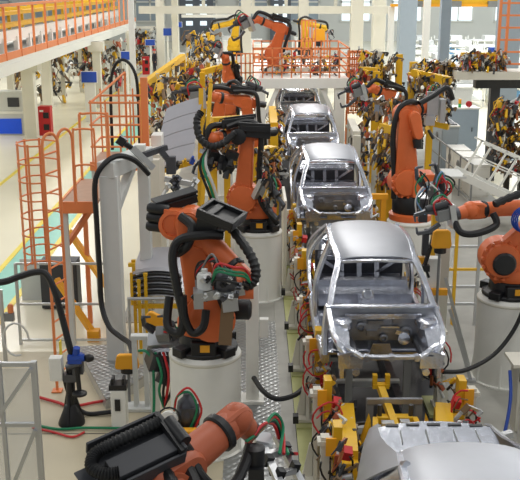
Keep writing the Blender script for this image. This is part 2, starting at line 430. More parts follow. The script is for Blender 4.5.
    # engine bay
    for s in (-1, 1):
        mb = MB()
        rail(mb, [(s * .5, .0, .25), (s * .47, -.4, .33), (s * .46, -1.0, .34)], .11, .13)
        build('front_rail', mb, 'steel_dark', t, local=True)
        mb = MB()
        rail(mb, [(s * .755, .02, .74), (s * .75, -.25, .70), (s * .74, -.6, .64), (s * .69, -.9, .54), (s * .60, -1.0, .44)], .075, .075)
        build('fender_rail', mb, 'steel_shiny', t, local=True)
        mb = MB()
        mb.grid([[(s * .72, -.1, .68), (s * .6, -.12, .6), (s * .5, -.14, .35)], [(s * .715, -.35, .66), (s * .55, -.35, .62), (s * .49, -.38, .33)], [(s * .71, -.62, .6), (s * .53, -.6, .55), (s * .49, -.62, .32)], [(s * .67, -.88, .5), (s * .54, -.88, .42), (s * .48, -.9, .3)]], .02 * s)
        mb.lathe([(.15, -.05), (.14, .04), (.1, .06), (.05, .06), (.045, .02)], (s * .59, -.36, .62), n=16)
        build('strut_tower', mb, 'steel_shiny', t, local=True)
        mb = MB()
        mb.box((s * .6, -1.02, .33), (.18, .05, .18)); mb.box((s * .6, -1.0, .44), (.2, .12, .04), (0, s * .25, 0)); mb.box((s * .64, -.95, .2), (.05, .16, .2)); mb.box((s * .46, -1.06, .34), (.17, .03, .17)); mb.cyl((s * .46, -1.08, .2), (s * .46, -1.0, .2), .05)
        build('headlamp_bracket', mb, 'steel_shiny', t, local=True)
    mb = MB()
    rail(mb, [(-.70, -.84, .53), (-.56, -.97, .5), (-.40, -1.05, .42), (-.3, -1.06, .41), (.3, -1.06, .41), (.40, -1.05, .42), (.56, -.97, .5), (.70, -.84, .53)], .075, .06, k=3)
    for x in (-.33, 0, .33): mb.box((x, -1.07, .41), (.06, .1, .075))
    build('radiator_support', mb, 'steel_shiny', t, local=True)
    return t
cars = [
 (4.46, 'bare silver car body nearest the camera, only roof and slotted rear deck in view'),
 (12.36, 'bare silver car body in the middle of the line, open engine bay facing the camera'),
 (20.26, 'bare silver car body between the two orange robots on white pedestals, third in the queue'),
 (28.16, 'bare silver car body just coming out from under the cream platform, fourth in the queue'),
 (36.06, 'shadowed bare car body still underneath the cream platform with the orange railing'),
]
proto = car_body(); proto['group'] = 'car bodies queued on the assembly line'
LX, LZ = 1.8, 1.3
for i, (y, lab) in enumerate(cars):
    if i == 0: proto.location = (LX, y, LZ); proto['label'] = lab
    else: dup(proto, (LX, y, LZ), lab)
# ================================================================ robots
def pedestal(label, x, y, r, z, group='white robot pedestals'):
    t = thing('robot_pedestal', label, 'pedestal', (x, y, 0), group)
    co = build('column', MB().lathe([(r, 0), (r, z - .09), (r * 1.0, z - .05), (r - .04, z)], (x, y, 0), n=36), 'white', t)
    build('top_rim', MB().lathe([(r * 1.005, z - .1), (r * 1.02, z - .09), (r * 1.02, z - .065), (r * 1.005, z - .055)], (x, y, 0), n=36), 'cream', co)
    fl = build('base_flange', MB().lathe([(r * 1.1, 0), (r * 1.1, .04), (r, .045)], (x, y, 0), n=36), 'white', t)
    for k in range(8):
        a = 2 * PI * (k + .5) / 8; c, s = math.cos(a), math.sin(a)
        build('gusset', MB().prism([(x + c * r * .98 - s * .015, y + s * r * .98 + c * .015, .04), (x + c * r * 1.09 - s * .015, y + s * r * 1.09 + c * .015, .04), (x + c * r * .98 - s * .015, y + s * r * .98 + c * .015, .5)], (s * .03, -c * .03, 0)), 'white', fl)
    return t
def weld_gun(t, P, d, up, k=1., hoses=True, m='alu'):
    """C-type spot welding gun: mounting plate, transformer, cylinder, two electrode arms"""
    P = V3(P); d = V3(d).normalized(); u = V3(up); u = (u - d * u.dot(d)).normalized(); x = d.cross(u)
    f = lambda a, b, c: P + d * a * k + u * b * k + x * c * k
    R = Matrix((d, u, x)).transposed()
    gp = build('gun_plate', MB().box(f(.08, 0, 0), (.12 * k, .5 * k, .3 * k), R), m, t)
    build('transformer', MB().box(f(.27, .06, 0), (.26 * k, .24 * k, .2 * k), R), 'grey_mid', gp, bevel=.01)
    build('servo_cylinder', MB().cyl(f(.1, .26, 0), f(.6, .26, 0), .075 * k, n=10), 'grey_dark', t)
    for sg in (1, -1):
        a = MB().beam(f(.36, .12 * sg, 0), f(.62, .22 * sg, 0), .08 * k); a.beam(f(.62, .22 * sg, 0), f(.86, .2 * sg, 0), .07 * k); a.cyl(f(.86, .2 * sg, 0), f(.86, .06 * sg, 0), .03 * k, .02 * k, 8)
        build('electrode_arm', a, 'steel_dark', t)
    if hoses:
        for i, m2 in enumerate(('red', 'green', 'hose')):
            build('tool_hose', MB().spl([f(.05, .2, -.1 + i * .08), f(.2, .42 + i * .06, -.12 + i * .12), f(.45, .38, -.12 + i * .12), f(.42, .1, -.05 + i * .05)], .02 * k, 5, 6), m2, t)
def robot(label, B, sh, el, wr, tip, axis=(0, -1, 0), k=1., side=1, gun=True, tray=True, hose=True, base='black', gk=1., r_up=.15, back=None, group='orange industrial robots', col='orange', arm=(.23, .15), mo=None, ek=1.):
    B, sh, el, wr, tip = map(V3, (B, sh, el, wr, tip)); ax = V3(axis).normalized()
    t = thing('industrial_robot', label, 'robot', B, group)
    # base
    mb = MB()
    if base == 'black':
        mb.lathe([(.46 * k, 0), (.46 * k, .06 * k), (.36 * k, .1 * k), (.34 * k, .26 * k), (.30 * k, .3 * k)], B, n=24)
        for i in range(4):
            a = PI / 4 + i * PI / 2; mb.box(B + V3((math.cos(a) * .4, math.sin(a) * .4, .07)) * k, (.24 * k, .2 * k, .13 * k), (0, 0, a))
        mb.box(B + V3((0, -.36, .14)) * k, (.34 * k, .14 * k, .2 * k))
        bo = build('base', mb, 'black', t, bevel=.015 * k)
        build('rating_plate', MB().box(B + V3((.02, -.436, .16)) * k, (.13 * k, .012, .1 * k)), 'lamp_amber', bo)
    else:
        mb.lathe([(.47 * k, 0), (.47 * k, .12 * k), (.40 * k, .15 * k)], B, n=30); bo = build('base', mb, col, t)
        build('base_drum', MB().lathe([(.39 * k, .15 * k), (.41 * k, .2 * k), (.41 * k, .5 * k), (.38 * k, .54 * k)], B, n=30), 'black', t)
        build('rating_plate', MB().box(B + V3((.15, -.385, .27)) * k, (.1 * k, .014, .08 * k)), 'white', bo)
    z1 = .54 * k if base != 'black' else .28 * k
    # carousel
    hz = (sh.z - B.z)
    mb = MB().lathe([(.36 * k, z1), (.38 * k, z1 + .05 * k), (.38 * k, z1 + .16 * k), (.3 * k, max(z1 + .2 * k, hz - .05))], B, n=24)
    low = V3((B.x, B.y, B.z + z1 + .12 * k)) ; low = low + (sh - low) * .15
    mb.link(low, sh, .34 * k, .33 * k, ax, .42 * k, 10)
    ca = build('carousel', mb, col, t)
    mb = MB().lathe([(.27 * k, 0), (.29 * k, .03 * k), (.27 * k, .07 * k), (.12 * k, .1 * k)], sh + ax * .2 * k, ax, 20)
    for i in range(14):
        a = 2 * PI * i / 14; e = ax.orthogonal().normalized(); g = ax.cross(e); mb.cyl(sh + ax * .25 * k + (e * math.cos(a) + g * math.sin(a)) * .31 * k, sh + ax * .18 * k + (e * math.cos(a) + g * math.sin(a)) * .31 * k, .028 * k, n=6)
    build('shoulder_gear', mb, col, ca)
    build('motor', MB().lathe([(.14 * k, 0), (.15 * k, .04), (.15 * k, .3 * k), (.11 * k, .34 * k)], sh - ax * .2 * k, -ax, 14), 'black', t)
    # lower arm
    off = ax * .12 * k * side
    build('lower_arm', MB().link(sh + off, el + off, arm[0] * k, arm[1] * k, ax, .26 * k, 9), col, t)
    # elbow
    d = (wr - el).normalized()
    bk = V3(back).normalized() if back else -d
    mb = MB().link(el, el + d * .25 * k, .21 * k * ek, .17 * k * ek, ax, .38 * k, 9)
    mb.lathe([(.17 * k, 0), (.17 * k, .05 * k), (.12 * k, .05 * k), (.12 * k, .03 * k)], el + ax * .19 * k, ax, 18)
    mb.box(el + bk * .2 * k * ek, (.3 * k * ek, .3 * k, .3 * k * ek), Matrix((bk, ax, bk.cross(ax))).transposed())
    build('elbow_housing', mb, col, t)
    for i in (-1, 0, 1):
        p = el + bk * .3 * k + (V3(mo) if mo else ax) * .13 * k * i; build('motor', MB().lathe([(.065 * k, 0), (.075 * k, .03 * k), (.075 * k, .26 * k), (.05 * k, .3 * k)], p, bk, 10), 'black', t)
    # forearm, wrist
    L = (wr - el).length
    mb = MB().lathe([(.17 * k, .15 * k), (r_up * 1.1 * k, .3 * k), (r_up * k, .35 * k), (r_up * .9 * k, L - .18 * k), (r_up * .8 * k, L - .1 * k)], el, d, 20)
    fo = build('forearm', mb, col, t)
    build('collar', MB().lathe([(r_up * .98 * k, 0), (r_up * 1.08 * k, .015), (r_up * 1.08 * k, .07 * k), (r_up * .98 * k, .085 * k)], el + d * (L - .26 * k), d, 20), 'black', fo)
    td = (tip - wr).normalized()
    mb = MB().link(wr - d * .16 * k, wr, .13 * k, .13 * k, ax, .2 * k, 8); mb.ell(wr, (.145 * k,) * 3, 14, 10); mb.cyl(wr, wr + td * .2 * k, .12 * k, .1 * k, 14)
    wo = build('wrist', mb, col, t)
    build('tool_flange', MB().cyl(wr + td * .2 * k, wr + td * .26 * k, .1 * k, n=14), 'steel_dark', wo)
    upv = ax.cross(d); upv = upv if upv.z > 0 else -upv
    if hose:
        a = ax * .24 * k * side
        n_ = (el - sh).normalized().cross(ax); n_ = n_ * (1 if n_.dot(d) < 0 else -1)
        build('hose_pack', MB().spl([B + V3((0, 0, .2 * k)) + n_ * .42 * k + a, sh + n_ * .38 * k + a, sh + (el - sh) * .5 + n_ * .3 * k + a, el + n_ * .28 * k + upv * .15 * k + a, el + upv * .34 * k + a * .8, el + d * .45 * k + upv * .26 * k + a * .8], .06 * k, 6, 8), 'hose', t)
        build('hose_pack', MB().spl([el + d * .4 * k + upv * .24 * k, el + d * L * .75 + upv * .3 * k, wr + upv * .26 * k + d * .06, wr + td * .25 * k + upv * .12 * k], .065 * k, 6, 8), 'hose', t)
    if tray:
        R = Matrix((d, ax, upv)).transposed()
        mb = MB().box(el + d * .18 * k + upv * .3 * k, (.72 * k, .4 * k, .1 * k), R)
        for s in (-1, 1): mb.box(el + d * .18 * k + upv * .38 * k + ax * .19 * k * s, (.72 * k, .03 * k, .12 * k), R)
        build('cable_tray', mb, 'black', t, bevel=.01)
    if gun: weld_gun(t, wr + td * .26 * k, td, (0, 0, 1) if abs(td.z) < .8 else (1, 0, 0), gk * k)
    return t

# ---- second robot: the big one left of the line
pedestal('white round pedestal under the bulky robot left of the middle car body', -.68, 12.16, .5, 1.5)
r2 = robot('bulky orange robot left of the middle car body, black housings on its elbow', (-.68, 12.16, 1.5), (-.62, 12.0, 2.12), (-.84, 12.1, 3.34), (-.12, 11.5, 2.72), (-.45, 11.2, 2.6), axis=(-.1, -1, .05), gun=False, tray=False, hose=False, back=(-1, .1, .1), r_up=.15, mo=(.1, -.2, 1), arm=(.24, .17))
R = Matrix.Rotation
def plate(mb, c, sx, sy, sz, rot): return mb.box(c, (sx, sy, sz), rot)
q = (0, .42, -.32)
mb = MB(); c = V3((-.42, 11.72, 3.50)); Rm = Euler((.12, .30, -.38)).to_matrix()
mb.box(c, (.52, .46, .07), Rm)
for s in (-1, 1): mb.box(c + Rm @ V3((s * .24, 0, .05)), (.05, .46, .09), Rm); mb.box(c + Rm @ V3((0, s * .21, .05)), (.52, .05, .09), Rm)
mb.box(c + Rm @ V3((-.1, 0, .05)), (.1, .4, .05), Rm)
mb.box(c + Rm @ V3((-.1, .0, -.14)), (.3, .36, .24), Rm)
build('cable_tray', mb, 'black', r2, bevel=.008)
mb = MB(); Rm = Euler((.0, -.22, .35)).to_matrix(); c = V3((-1.06, 12.35, 3.56))
mb.box(c, (.56, .26, .14), Rm); mb.box(c + Rm @ V3((0, -.02, .09)), (.6, .3, .035), Rm); mb.box(c + Rm @ V3((0, -.14, .03)), (.58, .02, .03), Rm)
build('cable_tray', mb, 'black', r2, bevel=.008)
build('hose_pack', MB().spl([(-.4, 11.6, 3.28), (-.62, 11.55, 3.3), (-.95, 11.62, 3.22), (-1.05, 11.6, 3.0), (-1.0, 11.55, 2.6), (-.92, 11.5, 2.2), (-.98, 11.5, 1.98), (-1.14, 11.6, 2.05), (-1.12, 11.75, 2.4)], .06, 6, 9), 'hose', r2)
build('hose_pack', MB().spl([(-.95, 11.9, 3.46), (-.8, 11.75, 3.36), (-.86, 11.66, 3.14), (-1.0, 11.75, 3.0)], .065, 6, 9), 'hose', r2)
build('hose_pack', MB().spl([(-.92, 11.5, 2.5), (-.9, 11.48, 2.2), (-.8, 11.45, 2.0), (-.66, 11.45, 2.08), (-.62, 11.5, 2.3)], .055, 6, 9), 'hose', r2)
build('hose_pack', MB().spl([(-.3, 11.8, 3.34), (-.14, 11.6, 3.18), (-.02, 11.45, 3.02), (.03, 11.35, 2.85), (-.03, 11.3, 2.72), (-.14, 11.28, 2.70)], .062, 6, 9, 1), 'hose', r2)
mb = MB(); mb.cyl((-.12, 11.5, 2.72), (-.14, 11.4, 2.62), .13, .12, 14); mb.cyl((-.2, 11.36, 2.6), (0, 11.36, 2.6), .1, n=12); build('tool_changer', mb, 'orange', r2)
# handling tool: grey angle brackets, vacuum cylinder, hanging plate
mb = MB().box((-.42, 11.22, 2.62), (.62, .05, .13), (.1, -.12, .12)); mb.box((-.70, 11.16, 2.58), (.12, .2, .22), (.1, 0, .1)); mb.box((-.30, 11.2, 2.5), (.2, .06, .22), (0, -.1, .1)); mb.beam((-.24, 11.3, 2.62), (-.1, 11.38, 2.6), .1)
build('tool_bracket', mb, 'alu', r2)
mb = MB().lathe([(.10, 0), (.10, .17), (.085, .2), (.04, .21), (.04, .26)], (-.62, 11.24, 2.68), n=16); build('vacuum_cylinder', mb, 'grey', r2)
mb = MB().box((-.35, 11.22, 2.2), (.17, .05, .55), (0, .08, 0)); build('hanging_plate', mb, 'brown', r2)
mb = MB().lathe([(.15, 0), (.16, .06), (.13, .2), (.1, .24)], (-.36, 11.3, 2.66), n=16); mb.box((-.36, 11.2, 2.78), (.22, .12, .14)); build('valve_block', mb, 'steel_dark', r2)
for i, (m, dz) in enumerate((('green', .12), ('green', .08), ('hose', -.02), ('red', .18))):
    build('tool_hose', MB().spl([(-.52, 11.15, 2.76 + dz * .4), (-.45, 11.05, 2.88 + dz), (-.25, 11.05, 2.84 + dz), (-.1, 11.2, 2.76 + dz), (-.02, 11.3, 2.68)], .018, 6, 6), m, r2)
build('elbow_ring', MB().lathe([(.2, 0), (.2, .05), (.15, .06), (.14, .02), (.1, .02)], (-1.06, 12.0, 3.32), (-.1, -1, .1), 20), 'orange', r2)
build('shoulder_disc', MB().lathe([(.3, 0), (.31, .04), (.27, .07), (.1, .09)], (-.55, 11.74, 2.08), (.05, -1, .1), 22), 'orange', r2)
rq = random.Random(5)
for k in range(12):
    p = V3((-.75 + rq.random() * .6, 11.12, 2.55 + rq.random() * .3)); build('connector', MB().box(p, (.06, .06, .07), (rq.random(), rq.random(), 0)).cyl(p, p + V3((.02, -.05, .05)), .02, n=7), ['black', 'alu', 'steel_dark', 'grey'][k % 4], r2)
for k in range(5): build('tool_hose', MB().spl([(-.3 - .03 * k, 11.25, 2.9), (-.45 - .02 * k, 11.3, 3.0 + .03 * k), (-.7, 11.5, 2.95 - .04 * k), (-.75, 11.55, 2.7), (-.6 - .03 * k, 11.4, 2.45)], .014, 6, 6), ['hose', 'grey_dark', 'red', 'hose', 'grey_mid'][k], r2)
build('hose_pack', MB().spl([(-.45, 11.75, 2.95), (-.5, 11.7, 2.7), (-.42, 11.65, 2.35), (-.3, 11.7, 2.1)], .05, 6, 8), 'hose', r2)
build('motor', MB().lathe([(.13, 0), (.14, .03), (.14, .22), (.1, .25)], (-.28, 11.95, 2.15), (1, -.1, 0), 14), 'black', r2)
# ---- nearest robot at the bottom edge
pedestal('white pedestal of the nearest robot, low at the bottom edge', -.88, 6.6, .45, 1.15)
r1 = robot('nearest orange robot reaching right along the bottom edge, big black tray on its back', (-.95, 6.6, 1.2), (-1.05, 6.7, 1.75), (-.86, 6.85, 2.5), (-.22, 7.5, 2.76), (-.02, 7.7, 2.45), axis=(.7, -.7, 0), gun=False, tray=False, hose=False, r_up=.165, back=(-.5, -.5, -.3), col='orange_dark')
d = V3((.74, .55, .12)).normalized(); s_ = V3((.55, -.83, -.42)).normalized(); s_ = (s_ - d * s_.dot(d)).normalized(); u = s_.cross(d).normalized(); Rm = Matrix((d, s_, u)).transposed(); c = V3((-1.02, 6.78, 2.80))
mb = MB().box(c, (.66, .44, .03), Rm)
mb.box(c + Rm @ V3((0, .22, -.04)), (.66, .025, .2), Rm); mb.box(c + Rm @ V3((0, -.22, .05)), (.66, .025, .12), Rm); mb.box(c + Rm @ V3((.33, 0, .05)), (.03, .44, .13), Rm)
mb.box(c + Rm @ V3((.02, .08, .05)), (.6, .2, .06), Rm); mb.box(c + Rm @ V3((-.4, .03, -.03)), (.2, .28, .02), Rm)
build('cable_tray', mb, 'grey_dark', r1, bevel=.006)
mb = MB().beam(c + Rm @ V3((.3, .22, .08)), c + Rm @ V3((.3, -.2, .12)), .05); mb.cyl(c + Rm @ V3((.36, -.1, .1)), c + Rm @ V3((.36, .16, .1)), .06); build('hose_bracket', mb, 'black', r1)
g = lambda a, b, e: c + Rm @ V3((a, b, e))
build('corrugated_hose', MB().spl([g(.30, -.13, .1), g(.1, -.12, .1), (g(-.15, -.12, .1)), g(-.32, -.1, .1), g(-.40, .0, .1), g(-.36, .12, .12), g(-.26, .17, .13)], .05, 12, 9, 1), 'hose', r1)
build('hose_pack', MB().spl([g(.34, .05, .05), (-.62, 7.0, 2.72), (-.52, 6.9, 2.55), (-.38, 6.95, 2.38), (-.24, 7.1, 2.34), (-.15, 7.3, 2.42), (-.1, 7.45, 2.52)], .05, 6, 9), 'hose', r1)
build('hose_pack', MB().spl([(-.78, 6.75, 2.66), (-.70, 6.6, 2.6), (-.62, 6.5, 2.45), (-.6, 6.45, 2.2)], .055, 6, 9), 'hose', r1)
build('hose_pack', MB().spl([(-.62, 6.9, 2.62), (-.54, 6.75, 2.52), (-.48, 6.65, 2.36), (-.46, 6.6, 2.1)], .055, 6, 9), 'hose', r1)
build('cap', MB().ell((-.84, 6.55, 2.56), (.035, .035, .035)), 'white', r1)
mb = MB().box((.0, 7.72, 2.42), (.16, .14, .12), (.3, .3, .2)); mb.beam((.0, 7.7, 2.42), (.2, 7.2, 2.18), .07, .05); mb.beam((.14, 7.9, 2.38), (.36, 7.5, 2.12), .06, .06); mb.beam((.05, 7.6, 2.35), (.26, 7.75, 2.32), .06); mb.beam((.12, 7.4, 2.26), (.3, 7.55, 2.22), .05)
build('gripper_frame', mb, 'alu', r1)
for p in ((.22, 7.75, 2.34), (.16, 7.38, 2.28), (.3, 7.58, 2.24), (.28, 7.3, 2.2), (.06, 7.52, 2.34)):
    m2 = MB().box(p, (.07, .07, .1), (.2, .3, .4)); m2.cyl(p, V3(p) + V3((.03, -.02, -.14)), .02, n=8); build('gripper_clamp', m2, 'black', r1)
for i, m in enumerate(('green', 'red', 'green', 'hose', 'red')):
    build('tool_hose', MB().spl([(-.14, 7.45, 2.56 - i * .02), (.0, 7.6, 2.6 + .01 * i), (.12, 7.8, 2.66 - .03 * i), (.2, 7.85, 2.5 - .06 * i), (.16 + .04 * i, 7.6, 2.36)], .016, 6, 6), m, r1)
mb = MB().lathe([(.09, 0), (.09, .16), (.05, .18)], (-.06, 7.42, 2.36), n=12); mb.box((-.05, 7.35, 2.3), (.14, .12, .14)); build('tool_valve', mb, 'black', r1)
r1.location = r1.location + V3((.07, 0, -.05))
# ---- third robot, behind
pedestal('white pedestal under the upright robot left of the third car body', .1, 18.82, .5, 1.5)
r3 = robot('upright orange robot on pedestal left of the third car body, forearm reaching left', (.1, 18.82, 1.5), (-.2, 18.6, 2.22), (-.1, 18.65, 3.50), (-.80, 18.3, 3.46), (-.95, 18.2, 3.1), axis=(-.1, -1, 0), hose=True, tray=True, gk=.6, back=(1, 0, .1), arm=(.18, .13), ek=.8)
weld_gun(r3, (.12, 18.3, 2.5), (.5, -.6, -.5), (0, 0, 1), .9)
# ---- right side
pedestal('white pedestal under the tall robot right of the third car body', 3.42, 19.66, .5, 1.5)
r6 = robot('tall orange robot with black base drum standing right of the third car body', (3.42, 19.66, 1.5), (3.22, 19.5, 2.36), (3.16, 19.55, 3.78), (3.66, 20.1, 3.85), (3.9, 20.4, 3.9), axis=(.15, -1, 0), base='ring', tray=False, gk=.8, arm=(.26, .15), back=(.6, -.3, -.8), hose=False)
build('hose_pack', MB().spl([(3.0, 19.4, 2.0), (2.98, 19.35, 2.6), (2.93, 19.35, 3.3), (2.98, 19.35, 3.75), (3.1, 19.4, 3.98), (3.3, 19.5, 4.05), (3.45, 19.7, 4.0)], .06, 6, 9), 'hose', r6)
mb = MB().box((3.6, 19.5, 2.3), (.46, .6, .5)); mb.box((3.58, 19.5, 2.3), (.03, .63, .53)); build('carousel_block', mb, 'orange', r6, bevel=.05)
build('motor', MB().cyl((3.83, 19.45, 2.35), (3.95, 19.45, 2.35), .16, .13, 14), 'black', r6)
mb = MB().link((3.34, 19.3, 3.75), (3.42, 19.25, 3.4), .13, .1, (.15, -1, 0), .24); build('balancer', mb, 'orange', r6)
build('motor', MB().cyl((3.42, 19.25, 3.3), (3.44, 19.22, 3.12), .1, .09, 12), 'black', r6)
mb = MB().box((3.85, 20.0, 3.95), (.24, .1, .5)); mb.box((4.05, 20.0, 3.8), (.1, .3, .5)); mb.box((3.78, 19.9, 3.6), (.2, .2, .2)); build('gripper_plate', mb, 'alu', r6)
build('hose_pack', MB().spl([(3.5, 19.6, 4.0), (3.8, 19.7, 4.15), (4.1, 19.8, 4.3), (4.25, 19.9, 4.05)], .06, 6, 9), 'hose', r6)
pedestal('white pedestal at the right edge under the robot with blue cables', 4.22, 14.5, .52, 1.5)
r7 = robot('orange robot at the right edge reaching left toward the line with blue cables', (4.22, 14.5, 1.5), (3.98, 14.4, 2.16), (4.75, 14.5, 2.98), (3.38, 14.05, 3.02), (3.1, 14.0, 2.96), axis=(-.05, -1, 0), tray=False, hose=False, gk=.75, back=(1, 0, 0), r_up=.13)
build('arm_cover', MB().lathe([(.17, 0), (.19, .02), (.16, .06), (.05, .07)], (3.98, 14.1, 2.13), (-.05, -1, 0), 18), 'black', r7)
build('hose_pack', MB().spl([(3.1, 13.95, 2.9), (3.2, 13.85, 2.72), (3.45, 13.85, 2.7), (3.75, 13.9, 2.82), (3.7, 13.95, 3.0)], .055, 6, 9), 'hose', r7)
build('hose_pack', MB().spl([(3.7, 13.9, 3.15), (4.0, 14.0, 3.25), (4.4, 14.1, 3.35), (4.8, 14.2, 3.3)], .06, 6, 9, 1), 'hose', r7)
for i in range(4):
    a = i * .5; build('blue_cable', MB().tube([(4.2 + .02 * i + .2 * math.cos(t * .35 + a), 13.95 - .03 * i, 2.9 + (.2 + .01 * i) * math.sin(t * .35 + a)) for t in range(16)], .014, 6), 'blue', r7)
solo('robot_cable', MB().spl([(4.3, 13.93, 1.72), (4.28, 13.88, 1.5), (4.12, 13.83, 1.1), (3.8, 13.7, .75), (3.3, 13.4, .62), (2.9, 13.2, .68)], .035, 6, 8), 'hose', 'black cable sagging from the right edge robot toward the middle car body', 'cable')
# ---- robots further back
pedestal('pedestal of the far robot behind the upright one, left of the fourth car body', -.1, 26.7, .5, 1.3)
robot('far orange robot behind the upright one, forearm stretched left with silver gun', (-.1, 26.7, 1.3), (-.05, 26.6, 2.1), (-.2, 26.5, 3.2), (-1.1, 26.2, 3.38), (-1.4, 26.1, 3.36), axis=(0, -1, 0), gk=1.1, arm=(.19, .15), ek=.9)
pedestal('pedestal in the grey aisle behind the hanging sheet panels', -1.2, 29.0, .5, 1.2)
robot('far orange robot with straight raised arm just right of the grey sheet panels', (-1.2, 29, 1.2), (-1.15, 28.9, 1.95), (-.98, 28.9, 3.2), (-.5, 28.4, 3.4), (-.2, 28.2, 3.3), axis=(0, -1, 0), tray=False)
pedestal('pedestal far left of the cream platform', -1.0, 34.5, .5, 1.3)
robot('far robot with black hose loops left of the cream platform', (-1.0, 34.5, 1.3), (-1.0, 34.3, 2.1), (-.9, 34.3, 3.1), (-1.0, 33.9, 3.9), (-1.3, 33.7, 4.1), axis=(.3, -1, 0), gk=.8)
pedestal('pedestal deep in the cell on the right, behind the tall robot', 4.2, 28.6, .5, 1.3)
robot('far orange robot half hidden behind the tall robot on the right', (4.2, 28.6, 1.3), (4.15, 28.5, 2.0), (4.3, 28.5, 3.1), (3.6, 28.2, 3.4), (3.3, 28.1, 3.3), axis=(0, -1, 0))
# ================================================================ left side, near to far
def bars(segs, r, n=8):
    mb = MB()
    for p, q in segs: mb.cyl(p, q, r, n=n)
    return mb
def part(name, mb, m, t, bevel=0): return build(name, mb, m, t, bevel=bevel)
# clear safety fence at the lower left corner
t = thing('safety_fence', 'clear panelled safety fence in aluminium frame at the lower left corner', 'fence', (-2.7, 8.5, 0))
for x in (-2.16, -2.5, -3.3): part('post', MB().box((x, 8.5, 1.42), (.055 if x != -2.5 else .035, .055, 2.84)), 'alu', t)
for z in (2.81, 2.16, 1.2, .15): part('cross_rail', MB().beam((-3.3, 8.5, z), (-2.16, 8.5, z), .04), 'alu', t)
part('diagonal_brace', MB().beam((-2.18, 8.46, 2.78), (-3.0, 8.46, 1.6), .04), 'alu', t)
part('diagonal_brace', MB().beam((-2.18, 8.46, 2.12), (-3.0, 8.46, .2), .04), 'alu', t)
part('clear_panel', MB().box((-2.73, 8.53, 1.45), (1.12, .012, 2.6)), 'glass', t)
# riveting nozzle on its cone foot
t = thing('feed_stand', 'black stand on a cone foot with blue valve, beside the steel ramp', 'stand', (-2.75, 12.85, .012))
part('cone_foot', MB().lathe([(.2, 0), (.2, .03), (.09, .3), (.06, .32)], (-2.75, 12.85, .012), n=24), 'hose', t)
part('post', MB().cyl((-2.75, 12.85, .3), (-2.72, 12.85, 1.0), .065), 'black', t)
for i in range(3):
    a = i * 2.1 + .4; part('rib', MB().beam((-2.75 + .17 * math.cos(a), 12.85 + .17 * math.sin(a), .06), (-2.75 + .05 * math.cos(a), 12.85 + .05 * math.sin(a), .5), .03, .05), 'black', t)
part('bracket', MB().box((-2.72, 12.82, .78), (.2, .14, .12)).box((-2.6, 12.8, .95), (.16, .12, .2)).cyl((-2.75, 12.7, .98), (-2.55, 12.7, 1.05), .05), 'steel_dark', t)
part('valve', MB().box((-2.62, 12.72, 1.12), (.2, .14, .13)).cyl((-2.62, 12.72, 1.1), (-2.58, 12.68, 1.3), .05).cyl((-2.72, 12.7, 1.12), (-2.48, 12.7, 1.14), .06), 'blue', t)
part('control_box', MB().box((-2.92, 12.8, .93), (.19, .16, .36)), 'white', t, .01)
part('nozzle', MB().cyl((-2.6, 12.7, 1.05), (-2.58, 12.7, .62), .035).lathe([(.04, 0), (.11, .03), (.11, .06), (.04, .1)], (-2.58, 12.7, .52)), 'black', t)
part('knob', MB().ell((-2.42, 12.72, 1.12), (.08, .06, .06)), 'black', t)
solo('feed_cable', MB().spl([(-3.85, 12.75, 2.26), (-3.6, 12.85, 2.26), (-3.4, 12.9, 2.32), (-3.18, 12.95, 2.37), (-3.02, 12.95, 2.34), (-2.9, 12.9, 2.1), (-2.8, 12.85, 1.7), (-2.7, 12.75, 1.3), (-2.66, 12.74, 1.15)], .05, 7, 9), 'hose', 'thick black cable arching from the left edge down to the blue valve', 'cable')
# hoses on the concrete
solo('air_hose', MB().spl([(-3.45, 13.7, .05), (-3.1, 13.5, .05), (-2.85, 13.35, .05), (-2.5, 13.5, .05), (-2.2, 13.6, .05)], .024, 6, 7), 'red', 'dark red hose lying on the concrete behind the cone foot', 'hose')
solo('air_hose', MB().spl([(-3.3, 12.75, .04), (-2.9, 12.6, .04), (-2.5, 12.62, .05), (-1.9, 12.6, .05)], .02, 6, 7), 'green', 'thin green hose lying on the concrete in front of the cone foot', 'hose')
solo('air_hose', MB().spl([(-3.3, 12.65, .04), (-2.95, 12.5, .04), (-2.65, 12.35, .04), (-2.5, 12.5, .04)], .018, 6, 7), 'red', 'thin red hose beside the green hose on the concrete', 'hose')
solo('air_hose', MB().spl([(-2.85, 12.9, .8), (-2.8, 13.1, .3), (-2.6, 13.1, .06), (-2.3, 13.1, .06), (-2.0, 13.2, .06)], .035, 6, 7), 'hose', 'black hose dropping from the cone-footed stand and crossing to the white control post', 'hose')
# tread ramp
t = thing('tread_ramp', 'low steel tread plate ramp in front of the grey portal frame', 'ramp', (-2.6, 14.2, 0))
part('tread_surface', MB().prism([(-3.15, 15.5, .16), (-2.3, 13.3, .16), (-2.0, 13.8, .16), (-1.7, 14.4, .16), (-2.55, 15.6, .16)], (0, 0, .03)), 'tread', t)
part('side_skirt', MB().prism([(-3.15, 15.5, .012), (-2.3, 13.3, .012), (-2.0, 13.8, .012), (-1.7, 14.4, .012), (-2.55, 15.6, .012)], (0, 0, .15)), 'alu', t)
